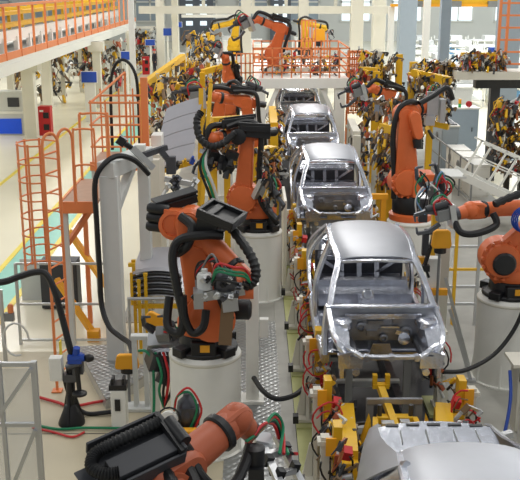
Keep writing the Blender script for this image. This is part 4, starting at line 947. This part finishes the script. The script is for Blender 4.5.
jig('yellow weld rack behind the far black-hosed robot', (-2.05, 38), (-.7, 39), 1.4, 3.0, 50, .5, 1., seed=3, tilt=.3)
jig('yellow bracket jig just right of the orange tower', (3.5, 31), (4.0, 30.6), 2.3, 3.7, 50, .4, .85, seed=4, posts=(0, 1))
jig('crowded clamp rack with yellow end post, behind the bracket jig', (3.9, 33), (5.05, 32.6), 2.1, 4.1, 80, .4, .9, seed=5, posts=(0, 1), top=False)
jig('yellow jig with long arms behind the tall robot on the right', (4.9, 29), (6.0, 28.4), 2.4, 3.8, 65, .5, .9, seed=6, posts=(1, 0), tilt=-.2)
jig('dark clamp cluster behind the top of the tall robot', (3.2, 25), (4.6, 25), 2.2, 3.4, 60, .5, .9, seed=8, posts=(0, 0), top=False, frame='grey_dark')
jig('yellow frame jig with cream clamps right of the third car body', (3.3, 23.6), (3.65, 22.9), 1.5, 2.9, 46, .3, .7, seed=9, posts=(1, 1))
jig('yellow block jig with hoses left of the third car body', (-.05, 22.6), (.5, 23.2), 1.3, 2.35, 50, .35, .8, seed=10, posts=(1, 1), fw=.3)
jig('clamp cluster left of the fourth car body', (.58, 25.8), (.6, 29.5), 1.2, 2.6, 60, .2, .7, seed=12, posts=(1, 1))
jig('clamp cluster right of the fourth car body', (3.0, 26.8), (3.1, 29.5), 1.0, 2.2, 24, .4, .8, seed=13, posts=(1, 0), frame='cream')
jig('dark hose-hung clamp cluster at the left of the panel rack robots', (-1.0, 22.5), (-.3, 22.8), 2.2, 3.2, 18, .4, .8, seed=14, posts=(1, 0), frame='yellow')
for k, (x, y, a) in enumerate(((-13, 52, 3), (-10.6, 58, 3), (-15.5, 47, 2.2), (-12.6, 64, 3.2), (-9.8, 74, 3.2), (-15.2, 42.6, 1.8))):
    jig(['far machine rig behind the red cabinet, seen under the walkway', 'far machine rig beyond the slim cream column under the walkway', 'machine rig behind the blue screen cabinet', 'far machine rig under the walkway behind the blue sign', 'furthest machine rig beneath the end of the walkway', 'machine rig at the left edge below the walkway'][k], (x, y), (x + 2.4, y + .5), .5, a, 50, .9, 1.5, 'cream', seed=20 + k)
# ================================================================ cream platform over the line
t = thing('steel_platform', 'cream steel platform with orange railing bridging over the car line', 'platform', (1.7, 35, 0))
part('front_beam', MB().beam((.0, 33, 3.06), (3.35, 33, 3.08), .3, .34), 'white', t)
part('deck', MB().box((1.68, 37.0, 3.16), (3.35, 8, .16)), 'white', t)  # unseen rear part lengthened to shade the car body beneath
for x in (.25, 3.05):
    for y in (33.05, 40.8): part('leg', MB().box((x, y, 1.45), (.36, .3, 2.9)), 'white', t)
for x, s in ((.43, 1), (2.87, -1)): part('knee_brace', MB().beam((x, 33, 1.9), (x + s * .42, 33, 2.88), .14, .14), 'white', t)
for k in range(11):
    x = .0 + k * .335; part('rail_post', MB().box((x, 32.95, 3.78), (.045, .045, 1.04)), 'safety', t)
    part('rail_post', MB().box((x, 37.3, 3.78), (.045, .045, 1.04)), 'safety', t)
for z in (3.45, 3.68, 3.95, 4.28):
    for y in (32.95, 37.3): part('guard_rail', MB().beam((-.02, y, z), (3.37, y, z), .045), 'safety', t)
    for x in (0, 3.35): part('guard_rail', MB().beam((x, 32.95, z), (x, 37.3, z), .045), 'safety', t)
robot('orange robot on the cream platform swinging a black gripper to the left', (.9, 35.2, 3.24), (.75, 35.1, 3.95), (1.05, 35, 4.85), (.15, 34.7, 5.2), (-.75, 34.2, 4.7), axis=(0, -1, 0), gk=1.1, tray=True)
jig('row of clamps on the platform deck behind its orange railing', (.3, 34.4), (3.1, 34.4), 3.4, 4.0, 40, .5, .7, 'cream', seed=31, foot=3.24, posts=(0, 0), top=False)
t = thing('ladder_tower', 'orange grid ladder tower right of the cream platform', 'ladder tower', (3.75, 33.6, 0))
x0, x1, y0, y1 = 3.4, 4.05, 33.2, 33.9
for k in range(5):
    for y in (y0, y1): part('upright', MB().box((x0 + (x1 - x0) * k / 4, y, 3.05), (.045, .045, 2.2)), 'safety', t)
for k in range(1, 3):
    for x in (x0, x1): part('upright', MB().box((x, y0 + (y1 - y0) * k / 3, 3.05), (.045, .045, 2.2)), 'safety', t)
for k in range(10):
    z = 2.0 + k * .235
    part('hoop', MB().beam((x0, y0, z), (x1, y0, z), .045).beam((x0, y1, z), (x1, y1, z), .045).beam((x0, y0, z), (x0, y1, z), .045).beam((x1, y0, z), (x1, y1, z), .045), 'safety', t)
for x in (x0, x1): part('leg', MB().box((x, y1, 1), (.07, .07, 2)), 'safety', t)
t = thing('floor_pillar', 'cream pillar block under the orange ladder tower', 'pillar', (3.75, 33, 0)); part('block', MB().box((3.72, 33.0, .75), (.75, .3, 1.5)), 'cream', t, .02); part('top_cap', MB().box((3.72, 33.0, 1.54), (.82, .36, .08)), 'cream', t)
def grid_panel(label, x0, x1, y, z0, z1, nx, nz, m='safety'):
    t = thing('guard_fence', label, 'guard panel', ((x0 + x1) / 2, y, 0), 'orange guard fences')
    for k in range(nx + 1): part('bar', MB().box((x0 + (x1 - x0) * k / nx, y, z1 / 2 if k in (0, nx) else (z0 + z1) / 2), (.06, .05, z1 if k in (0, nx) else z1 - z0)), m, t)
    for k in range(nz + 1): z = z0 + (z1 - z0) * k / nz; part('rail', MB().beam((x0, y, z), (x1, y, z), .05), m, t)
grid_panel('tall orange guard panel behind the platform robot', 2.15, 2.75, 42, 2.5, 4.9, 4, 3)
grid_panel('orange guard grid left of the cream platform', -.7, .25, 40, 1.2, 3.6, 5, 6)
grid_panel('orange guard grid behind the platform railing at right', 3.0, 3.6, 46, 2.0, 4.4, 4, 4)
def far_robot(label, x, y, h, k, s):
    B = V3((x, y, h))
    t = thing('riser_stand', 'grey riser under the ' + label.replace(' with', ',')[:40].strip(), 'stand', (x, y, 0), 'grey risers'); part('riser', MB().lathe([(.5, 0), (.5, h)], (x, y, 0), n=20), 'grey', t); part('riser_flange', MB().lathe([(.6, 0), (.6, .05)], (x, y, 0), n=20), 'grey', t)
    t['label'] = 'grey riser pedestal under the ' + label.split(' with')[0].split(',')[0]
    robot(label, B, B + V3((0, -.1, .7)) * k, B + V3((-.15 * s, -.1, 1.75)) * k, B + V3((1.0 * s, -.3, 1.5)) * k, B + V3((1.3 * s, -.35, 1.1)) * k, (0, -1, 0), k, gun=True, tray=False, col='yellow', hose=True, gk=.6)
far_robot('yellow robot right of the platform robot, facing right', 2.5, 45, 3.2, .85, 1)
far_robot('yellow robot far left of the gantry column, facing left', -1.0, 50, 2.8, 1.0, -1)
amber('round amber cover hanging beside the yellow robot', (3.05, 44, 4.15), .6, .6, 0)
# white machines deep in the middle background
for k, (x, y, a, b, h) in enumerate(((-4.5, 62, 2.0, 1.4, 1.8), (-2.6, 55, 1.6, 1.5, 2.2), (-3.8, 48, 1.2, 1.2, 1.4), (.6, 64, 2.0, 1.2, 2.6), (3.6, 66, 1.8, 1.0, 2.6), (5.2, 52, 1.3, 1.0, 2.6), (-1.4, 72, 2.2, 1.2, 2.4))):
    t = thing('machine_housing', ['white machine housing left of the gantry, beyond the weld rack', 'white machine housing behind the yellow left-facing robot', 'low white machine housing behind the sheet panels', 'white housing seen above the left of the platform', 'white housing seen above the right of the platform', 'white housing behind the orange tower', 'far white housing below the dark hall door'][k], 'machine', (x, y, 0), 'white machine housings')
    part('body', MB().box((x, y, h / 2), (a, b, h)), 'white', t, .03)
    part('dark_panel', MB().box((x + a * .1, y - b / 2 - .02, h * .6), (a * .4, .05, h * .3)), 'grey_dark', t)
    part('top_unit', MB().box((x - a * .2, y, h + .15), (a * .4, b * .6, .3)), 'grey', t)
    for s in (-1, 1): part('side_pipe', MB().cyl((x + s * a * .42, y - b / 2 - .1, 0), (x + s * a * .42, y - b / 2 - .1, h + .6), .06), 'alu', t)
# ================================================================ right background
def cab(label, x, y, a, b, h, m='bluegrey', z=0., vents=True, group='electrical cabinets'):
    t = thing('control_cabinet', label, 'cabinet', (x, y, 0), group)
    part('body', MB().box((x, y, h / 2), (a, b, h)), m, t, .015)
    part('roof_plate', MB().box((x, y, h + .02), (a * 1.04, b * 1.04, .05)), 'white', t)
    do = part('door', MB().box((x, y - b / 2 - .012, h * .5), (a * .88, .02, h * .86)), m, t)
    part('door_handle', MB().box((x + a * .34, y - b / 2 - .035, h * .55), (.03, .03, .16)), 'grey_dark', do)
    if vents: part('side_fan', MB().lathe([(.14, 0), (.15, .03), (.1, .05), (.03, .02)], (x - a / 2, y - b * .1, h * .72), (-1, 0, 0), 14), 'grey_mid', t)
    return t
cab('nearest of the three low pale cabinets behind the weld controls', 7.05, 28.9, .6, 1.1, .98, 'white')
cab('middle one of the three low pale cabinets', 7.05, 30.25, .6, 1.1, .98, 'white')
cab('furthest of the three low pale cabinets, beside the tall one', 7.05, 31.6, .6, 1.1, .98, 'white')
t = cab('tall pale cabinet with dark louvred top, right of the tall robot', 7.05, 34.0, .62, 2.0, 1.52)
part('louvre', MB().box((7.05, 34.0, 1.57), (.52, 1.7, .05)), 'grey_dark', t)
t = cab('broad blue-grey cabinet with signal lamp behind the tall pale one', 8.0, 36.6, 1.55, 1.0, 1.75)
part('signal_lamp', MB().cyl((8.05, 36.3, 1.78), (8.05, 36.3, 1.95), .06), 'lamp_green', t)
part('signal_lamp', MB().cyl((8.05, 36.3, 1.95), (8.05, 36.3, 2.12), .06), 'lamp_amber', t)
part('alarm_bell', MB().lathe([(.12, 0), (.12, .06), (.05, .1)], (8.4, 36.3, 1.93), (0, -1, 0), 14), 'red_paint', t)
cab('grey machine hood behind the signal lamp', 9.3, 42, .8, 1.2, 2.0, 'grey')
t = thing('wire_fence', 'grey fence of thin posts in front of the low pale cabinets', 'fence', (6.4, 30, 0))
for k in range(5): part('post', MB().box((6.35 + k * .03, 33 - k * 1.5, .65), (.045, .045, 1.3)), 'grey_mid', t)
for z in (.2, .75, 1.28): part('rail', MB().beam((6.35, 33, z), (6.47, 27, z), .035), 'grey_mid', t)
t = thing('stair', 'white railed steel stair descending at the right edge', 'stair', (6.8, 24.5, 0))
for y in (24.0, 25.0):
    part('handrail', MB().beam((6.0, y, 2.42), (7.9, y, 1.6), .05), 'white', t)
    part('handrail', MB().beam((6.0, y, 1.95), (7.9, y, 1.13), .035), 'white', t)
    for x in (6.15, 6.85, 7.5): part('rail_post', MB().beam((x - .42, y, 1.5 - (x - 6) * .43), (x + .06, y, 2.4 - (x - 6) * .43), .05), 'white', t)
    part('stringer', MB().beam((5.5, y, 1.55), (8.2, y, .3), .06, .2), 'white', t)
for k in range(7): part('step', MB().box((5.8 + k * .35, 24.5, 1.36 - k * .165), (.3, .95, .04)), 'grey', t)
part('landing', MB().box((5.35, 24.5, 1.52), (.5, 1.1, .06)), 'grey', t)
for y in (24.05, 24.95):
    part('landing_leg', MB().box((5.2, y, .75), (.08, .08, 1.5)), 'white', t)
    part('stair_leg', MB().box((8.0, y, .2), (.08, .08, .4)), 'white', t)
t = thing('storage_tank', 'white rounded tank casing beside the stair at right', 'tank', (6.1, 19.2, 0)); part('shell', MB().lathe([(.42, 0), (.45, .1), (.45, 1.0), (.36, 1.2), (.1, 1.28)], (5.7, 19.0, 0), n=20), 'white', t); part('lid', MB().cyl((5.7, 19.0, 1.26), (5.7, 19.0, 1.34), .14), 'grey', t)
# raised table with yellow jigs at upper right
t = thing('jig_table', 'cream beam table carrying the yellow jigs at upper right', 'table', (8.3, 30.5, 0))
part('table_beam', MB().box((9.0, 30.6, 3.6), (5.0, 1.2, .26)), 'cream', t)
part('under_beam', MB().box((9.4, 30.9, 3.3), (4.2, .4, .34)), 'grey_dark', t)
for x in (8.0, 11.0): part('leg', MB().box((x, 31.0, 1.74), (.3, .3, 3.48)), 'grey_dark', t)
part('diagonal_brace', MB().beam((8.0, 30.9, 2.2), (9.6, 30.9, 3.2), .2), 'grey', t)
jig('yellow jig with dark clamps on the cream beam table', (6.7, 30.4), (8.1, 30.4), 3.85, 4.2, 70, .4, .75, seed=41, foot=3.73, posts=(0, 0))
jig('yellow clamp arm jig left of the cream beam table', (5.3, 31.2), (6.6, 31.0), 3.4, 3.95, 70, .4, .8, seed=42, posts=(1, 0), top=False)
jig('dark clamp tower hanging under the cream beam table', (7.3, 28), (8.2, 27.8), 1.0, 3.0, 99, .5, .85, 'black', seed=43, posts=(0, 1), top=False)
jig('yellow edged clamp tower at the right edge under the table', (8.1, 27), (8.9, 26.9), 1.0, 2.9, 70, .4, .85, 'yellow', seed=44, posts=(1, 0), top=False)
t = thing('ladder', 'tall orange ladder frame standing on the beam table at the right edge', 'ladder', (8.3, 30.5, 3.73))
for x in (7.85, 8.1, 8.75): part('stile', MB().box((x, 30.3, 4.9), (.08, .08, 2.34)), 'safety', t)
for k in range(6): part('rung', MB().beam((7.85, 30.3, 3.95 + k * .38), (8.75, 30.3, 3.95 + k * .38), .06), 'safety', t)
# bright storage area
for k in range(36):
    i, j = k % 6, k // 6; x = 11.2 + i * 3.4 + j * 1.0; y = 52 + j * 8.5
    t = thing('transport_rack', 'white transport rack with pale goods in the bright right hall area', 'rack', (x, y, 0), 'white transport racks')
    for a in (-1, 1):
        for b in (-1, 1): part('post', MB().box((x + a * 1.3, y + b * 1.3, .75), (.1, .1, 1.5)), 'white', t)
    for z in (.35, 1.1): part('shelf', MB().box((x, y, z), (2.7, 2.7, .08)), 'white', t)
    part('goods', MB().box((x - .6, y - .3, .62), (1.2, 1.6, .42)), ['white', 'sky', 'grey'][k % 3], t)
    part('goods', MB().box((x + .6, y + .4, 1.35), (1.1, 1.5, .4)), ['grey', 'white', 'white'][k % 3], t)
for k, (x, y) in enumerate(((9.2, 58), (13.2, 52))):
    t = thing('blue_pillar', ['blue and white signal pillar behind the gantry columns', 'blue block pillar left of the orange ladder frame'][k], 'pillar', (x, y, 0), 'blue pillars'); part('shaft', MB().box((x, y, 1.2), (.3, .3, 2.4)), 'white', t); part('blue_panel', MB().box((x, y - .02, 2.7), (.5, .36, .8)), 'blue', t)
# ================================================================ along the car line
def tower(label, x, y, s, h, seed, box='cream'):
    """clamp tower at the edge of the line; s=+1 reaches to +x"""
    r = random.Random(seed); t = thing('clamp_tower', label, 'clamp tower', (x, y, .02), 'clamp towers beside the line')
    part('foot_plate', MB().box((x, y, .05), (.36, .7, .05)), 'olive', t)
    mb = MB().box((x, y + .02, h * .42 + .1), (.1, .12, h * .84)); mb.box((x - .04 * s, y - .06, .11), (.26, .3, .05)); mb.prism([(x - .18 * s, y - .06, .12), (x - .05 * s, y - .06, .12), (x - .05 * s, y - .06, .6), (x - .09 * s, y - .06, .6)], (0, .05, 0)); mb.prism([(x - .04, y - .22, .12), (x - .04, y - .04, .12), (x - .04, y - .04, .75)], (.05, 0, 0)); mb.box((x, y + .02, h * .86), (.18, .16, .05))
    part('column', mb, box, t)
    part('yellow_plate', MB().box((x + .14 * s, y + .04, h * .72), (.1, .2, h * .55)).box((x + .17 * s, y - .08, h * .55), (.12, .06, h * .25)), 'yellow', t)
    part('amber_plate', MB().box((x + .06 * s, y - .1, h * .85), (.12, .03, .22)), 'cap', t)
    for k in range(10):
        p = V3((x + s * r.uniform(.02, .22), y + r.uniform(-.5, .3), h * r.uniform(.35, .95))); clamp(t, p, r.uniform(.3, .5), r)
    part('cylinder', MB().cyl((x + .1 * s, y - .2, h * .62), (x + .3 * s, y - .24, h * .66), .045, n=10), 'alu', t)
    part('red_block', MB().box((x + .24 * s, y - .16, h * .82), (.1, .12, .12), (.3, .2, 0)), 'red', t); part('red_block', MB().box((x + .2 * s, y - .2, h * .5), (.08, .1, .12)), 'red', t)
    for k in range(4):
        a = r.uniform(0, 6); rad = r.uniform(.14, .24); c = V3((x + .12 * s, y - .22 - .03 * k, h * r.uniform(.4, .8)))
        part('red_hose', MB().tube([c + V3((rad * math.cos(a + q_ * .42), .05 * math.sin(q_), rad * 1.2 * math.sin(a + q_ * .42))) for q_ in range(11)], .013, 5), 'red' if k else 'hose', t)
    part('valve_box', MB().box((x - .2 * s, y - .3, .2), (.08, .12, .12)), 'black', t)
    return t
L_ = [(8.3, 1.5, 'nearest clamp tower left of the line, beside the closest car body'), (9.7, 1.55, 'second nearest clamp tower left of the line, red hoses looped over it'), (11.1, 1.5, 'clamp tower by the left front corner of the middle car body'), (12.9, 1.5, 'clamp tower beside the left sill of the middle car body'), (14.8, 1.5, 'clamp tower by the left rear of the middle car body'), (16.8, 1.6, 'clamp tower just past the tail of the middle car body, left side'), (18.8, 1.6, 'clamp tower by the left front corner of the third car body'), (21.0, 1.5, 'clamp tower beside the left sill of the third car body')]
for k, (y, h, lab) in enumerate(L_): tower(lab, .82, y, 1, h, 50 + k)
R_ = [(11.2, 1.45, 'clamp tower by the right front corner of the middle car body'), (13.3, 1.5, 'clamp tower beside the right sill of the middle car body'), (15.6, 1.5, 'clamp tower by the right rear of the middle car body'), (18.6, 1.5, 'clamp tower by the right front corner of the third car body'), (21.4, 1.5, 'clamp tower beside the right sill of the third car body')]
for k, (y, h, lab) in enumerate(R_): tower(lab, 2.86, y, -1, h, 70 + k)
struct('olive_strip', MB().box((.8, 14, .03), (.34, 18, .03)), 'olive')
# skids carrying the car bodies
labs = ['shuttle skid under the car body nearest the camera', 'shuttle skid under the middle car body, front end in view', 'shuttle skid under the third car body', 'shuttle skid under the fourth car body', 'shuttle skid under the shadowed car body beneath the platform']
for k, (y, _) in enumerate(cars):
    t = thing('shuttle_skid', labs[k], 'skid', (LX, y + 1.3, .02), 'car body skids')
    for s in (-1, 1):
        part('runner', MB().beam((LX + s * .42, y - .7, .2), (LX + s * .42, y + 3.6, .2), .12, .3), 'steel_dark', t)
        for dy in (.1, 2.4): part('support_post', MB().box((LX + s * .42, y + dy, .81), (.1, .1, 1.0)).box((LX + s * .58, y + dy, 1.22), (.4, .12, .06)).box((LX + s * .74, y + dy, 1.26), (.08, .1, .1)), 'grey_mid', t)
    for dy in (-.4, 1.2, 2.9): part('cross_member', MB().beam((LX - .5, y + dy, .34), (LX + .5, y + dy, .34), .1, .1), 'grey', t)
# yellow lifter and cross bar in the gap between two cars
t = thing('lift_fixture', 'yellow lift fixture with stem between the two nearest car bodies', 'lift fixture', (1.82, 10.9, .02))
part('beam', MB().box((1.82, 10.95, 1.0), (.46, .12, .1)), 'yellow', t, .01)
part('beam', MB().box((1.82, 10.6, .92), (.62, .16, .12)), 'yellow', t, .01)
part('stem', MB().beam((1.7, 11.5, 1.2), (1.86, 10.2, .85), .09), 'yellow', t)
part('stem_fork', MB().box((1.7, 11.5, 1.22), (.22, .1, .06)).box((1.62, 11.5, 1.3), (.06, .08, .16)).box((1.79, 11.5, 1.3), (.06, .08, .16)), 'yellow', t)
for s in (-1, 1):
    part('side_bracket', MB().prism([(1.82 + s * .34, 10.6, .82), (1.82 + s * .46, 10.6, .82), (1.82 + s * .36, 10.6, 1.16)], (0, .2, 0)).beam((1.82 + s * .25, 10.95, 1.0), (1.82 + s * .3, 10.6, .95), .07), 'yellow', t)
    part('pin', MB().cyl((1.82 + s * .2, 10.95, 1.05), (1.82 + s * .2, 10.95, 1.2), .03), 'steel_dark', t)
part('lift_column', MB().box((1.82, 10.75, .44), (.3, .3, .84)), 'grey_dark', t)
part('valve_block', MB().box((1.7, 10.75, 1.02), (.16, .1, .08)).box((1.92, 10.78, 1.02), (.12, .1, .08)), 'alu', t)
t = thing('cross_bar', 'bluish steel cross bar just below the front of the middle car body', 'bar', (1.84, 11.2, .02))
part('bar', MB().box((1.84, 11.15, 1.16), (.72, .06, .07)), 'steel', t)
for x in (1.52, 2.16): part('bar_post', MB().box((x, 11.18, .6), (.09, .09, 1.14)), 'grey_mid', t)
jig('low yellow clamp bed right of the yellow lift fixture', (2.25, 9.9), (2.5, 11.2), .6, 1.0, 16, .2, .6, seed=60, foot=.02)
jig('low yellow clamp bed left of the yellow lift fixture', (1.12, 9.9), (1.2, 11.2), .6, 1.0, 16, .2, .6, seed=61, foot=.02)
jig('clamp bed in the gap between the middle and third car bodies', (1.2, 18.4), (2.4, 18.4), .7, 1.1, 22, .3, .7, seed=62, foot=.02)
jig('clamp bed in the gap between the third and fourth car bodies', (1.2, 26.3), (2.4, 26.3), .7, 1.1, 16, .3, .7, seed=63, foot=.02)
solo('amber_bar', MB().beam((2.72, 21.6, 1.55), (3.2, 21.6, 1.55), .16, .12).box((3.1, 21.6, .77), (.12, .12, 1.5)), 'cap', 'amber crossbar on post between the third car body and the tall robot', 'bar')
t = thing('machine_housing', 'long cream machine base running behind the upright robot pedestal, beside the line', 'machine', (.55, 18, 0))
part('body', MB().box((.68, 20.0, 1.0), (.07, 1.5, 1.96)), 'cream', t, .01)
part('foot_rail', MB().box((.68, 20.0, .06), (.1, 1.6, .08)), 'cream', t)
for k in range(3): part('access_slot', MB().box((.715, 19.5 + k * .5, 1.2), (.03, .3, .5)), 'grey_dark', t)
# right of the line: fixture columns, struts, frames
t = thing('fixture_column', 'tall white fixture column right of the middle car body, small amber blocks on it', 'column', (2.95, 14.9, .03))
part('column', MB().box((2.98, 14.7, 1.05), (.2, .2, 2.04)), 'white', t, .01)
part('rear_column', MB().box((3.2, 15.1, 1.15), (.22, .16, 2.24)), 'cream', t)
part('cable_duct', MB().box((2.86, 14.9, 2.25), (.1, .1, .4)).box((3.02, 14.9, 2.45), (.36, .1, .08)), 'grey_dark', t)
part('amber_block', MB().box((3.06, 14.55, 1.52), (.26, .1, .1)), 'cap', t)
part('amber_block', MB().box((2.8, 14.9, 1.95), (.12, .1, .14)), 'cap', t)
part('gripper', MB().beam((2.92, 14.5, 2.5), (2.78, 14.45, 2.0), .05).box((2.78, 14.45, 1.96), (.16, .1, .1)).beam((2.76, 14.45, 1.94), (2.7, 14.45, 1.8), .04).beam((2.8, 14.45, 1.94), (2.86, 14.45, 1.8), .04), 'black', t)
amber('large amber cover right of the middle car body, under the right robot tool', (2.98, 14.2, 2.52), .32, .3, .02)
t = thing('weld_controls', 'bundle of coloured hoses and weld gun between the two right robots', 'weld gun', (3.0, 15.5, 0))
part('post', MB().box((3.15, 15.6, 1.3), (.12, .12, 2.6)), 'yellow', t)
weld_gun(t, (3.0, 15.3, 2.9), (-.2, -.3, .8), (1, 0, 0), .8)
part('gun_body', MB().box((3.1, 15.3, 3.0), (.26, .2, .3), (.2, .3, .1)).box((2.85, 15.2, 2.75), (.14, .14, .4)), 'steel_dark', t)
for i in range(10):
    r = random.Random(i); p = V3((2.7 + r.random() * .5, 15.1, 3.0 + r.random() * .3)); part('hose', MB().spl([p, p + V3((r.uniform(-.1, .1), -.1, .16)), p + V3((r.uniform(-.2, .2), -.12, -.05)), p + V3((r.uniform(-.1, .1), 0, -.35))], .014, 5, 5), ['red', 'green', 'sky', 'hose', 'white'][i % 5], t)
t = thing('rail_frame', 'grey and yellow pipe frame behind the right robot pedestal', 'frame', (4.2, 17, 0))
for z, m in ((1.6, 'alu'), (1.15, 'yellow'), (.8, 'alu'), (.45, 'alu')): part('rail', MB().beam((3.5, 17.0, z), (5.2, 17.0, z), .05), m, t)
for x, m in ((3.5, 'alu'), (3.86, 'yellow'), (4.3, 'alu'), (5.2, 'alu')): part('post', MB().box((x, 17.0, .95), (.06, .06, 1.9)), m, t)
for lab, p, q_ in (('upper aluminium slanting strut left of the right robot pedestal', (3.22, 14.85, 1.66), (3.72, 14.85, .03)), ('lower aluminium slanting strut left of the right robot pedestal', (3.2, 14.3, 1.3), (3.62, 14.3, .03))):
    solo('slanting_strut', MB().beam(p, q_, .05).box((q_[0], q_[1], .05), (.14, .12, .04)), 'alu', lab, 'strut', 'slanting struts')
t = thing('valve_cabinet', 'cream valve cabinet on the floor at the right edge, in front of the pedestal', 'cabinet', (4.05, 12.6, .0))
part('body', MB().box((4.1, 12.7, .55), (.5, .4, 1.06)), 'cream', t, .01)
part('top_plate', MB().box((4.05, 12.65, 1.1), (.62, .5, .05)), 'cream', t)
for i in range(4): part('valve', MB().box((3.9 + .1 * i, 12.48, .9), (.06, .06, .14)), 'steel_dark', t)
pedestal('white cylinder cut off by the lower right edge, nearest pedestal on the right', 4.05, 11.3, .5, 1.5)
solo('blue_hose', MB().spl([(3.72, 12.5, 1.0), (3.7, 12.3, .7), (3.62, 12.1, .4), (3.5, 11.9, .1), (3.4, 11.7, .05)], .025, 6, 7), 'blue', 'blue hose hanging in front of the cream valve cabinet', 'hose')
t = thing('hose_clamp_unit', 'grey clamp with red hose loops on the plate right of the line', 'clamp unit', (2.95, 10.3, .0))
part('stand', MB().box((2.98, 10.3, .5), (.12, .12, .98)), 'grey', t); part('jaw', MB().beam((2.75, 10.2, 1.05), (3.15, 10.3, 1.12), .08).box((2.9, 10.2, .96), (.14, .12, .14)), 'alu', t)
for k in range(3): part('red_hose', MB().tube([(2.98 + (.16 + .02 * k) * math.cos(a * .45), 10.15 - .03 * k, .85 + .2 * math.sin(a * .45)) for a in range(13)], .014, 6), 'red', t)
# ================================================================ extra housings on the robots behind
mb = MB().box((.02, 18.35, 3.68), (.62, .34, .12), (.05, .06, .1)); mb.box((.02, 18.2, 3.76), (.64, .05, .06), (.05, .06, .1)); mb.box((.08, 18.4, 3.55), (.5, .3, .14), (0, .1, .1))
build('cable_housing', mb, 'black', r3, bevel=.01)
mb = MB().lathe([(.14, 0), (.16, .03), (.16, .1), (.1, .12)], (-.3, 18.25, 3.52), (0, -1, 0), 16); build('cable_drum', mb, 'black', r3)
build('hose_pack', MB().spl([(-.35, 18.1, 3.62), (-.6, 18.0, 3.42), (-.85, 17.95, 3.38), (-1.05, 18.0, 3.55), (-1.1, 18.1, 3.85), (-1.02, 18.2, 4.0)], .07, 7, 9, 1), 'hose', r3)
for k, p in enumerate(((-.62, 18.1, 3.1), (-.42, 18.05, 3.18), (-.8, 18.1, 3.2), (-.5, 18.0, 2.95))): build('tool_clamp', MB().box(p, (.2, .18, .16), (.2 * k, .3, .5)).cyl(p, V3(p) + V3((-.05, -.1, -.2)), .06, n=8), 'black', r3)
for k in range(3): build('tool_hose', MB().spl([(-.9, 18.05, 3.3), (-1.05 + .06 * k, 17.95, 3.0), (-.9 + .07 * k, 17.95, 2.5), (-.7 + .05 * k, 18.1, 1.9 - .1 * k)], .03, 6, 6), ['hose', 'green', 'grey'][k], r3)
rs = random.Random(99)
for k in range(14): clamp(r3, (.25 + rs.random() * .3, 17.95 + rs.random() * .3, 2.2 + rs.random() * 1.2), .45, rs)
t = thing('tool_changer_stand', 'pale machine stand with silver grippers between portal and bulky robot', 'stand', (-1.45, 18.2, 0), None)
part('cabinet', MB().box((-1.35, 18.3, .9), (.7, .5, 1.8)), 'white', t, .02)
part('top_tray', MB().box((-1.35, 18.3, 1.85), (.85, .6, .1)), 'grey', t)
part('mast', MB().box((-1.55, 18.1, 2.3), (.12, .12, .9)), 'white', t)
part('cross_arm', MB().beam((-1.75, 18.0, 2.72), (-1.15, 18.0, 2.6), .1), 'alu', t)
rt = random.Random(4)
for k in range(9):
    p = V3((-1.75 + rt.random() * .65, 17.95, 2.25 + rt.random() * .5)); part('gripper_jaw', MB().box(p, (.1, .1, .16), (rt.random(), rt.random(), 0)).beam(p, p + V3((rt.uniform(-.15, .15), -.1, -.16)), .05).cyl(p, p + V3((0, -.1, .1)), .035, n=7), ['alu', 'steel_dark', 'grey'][k % 3], t)
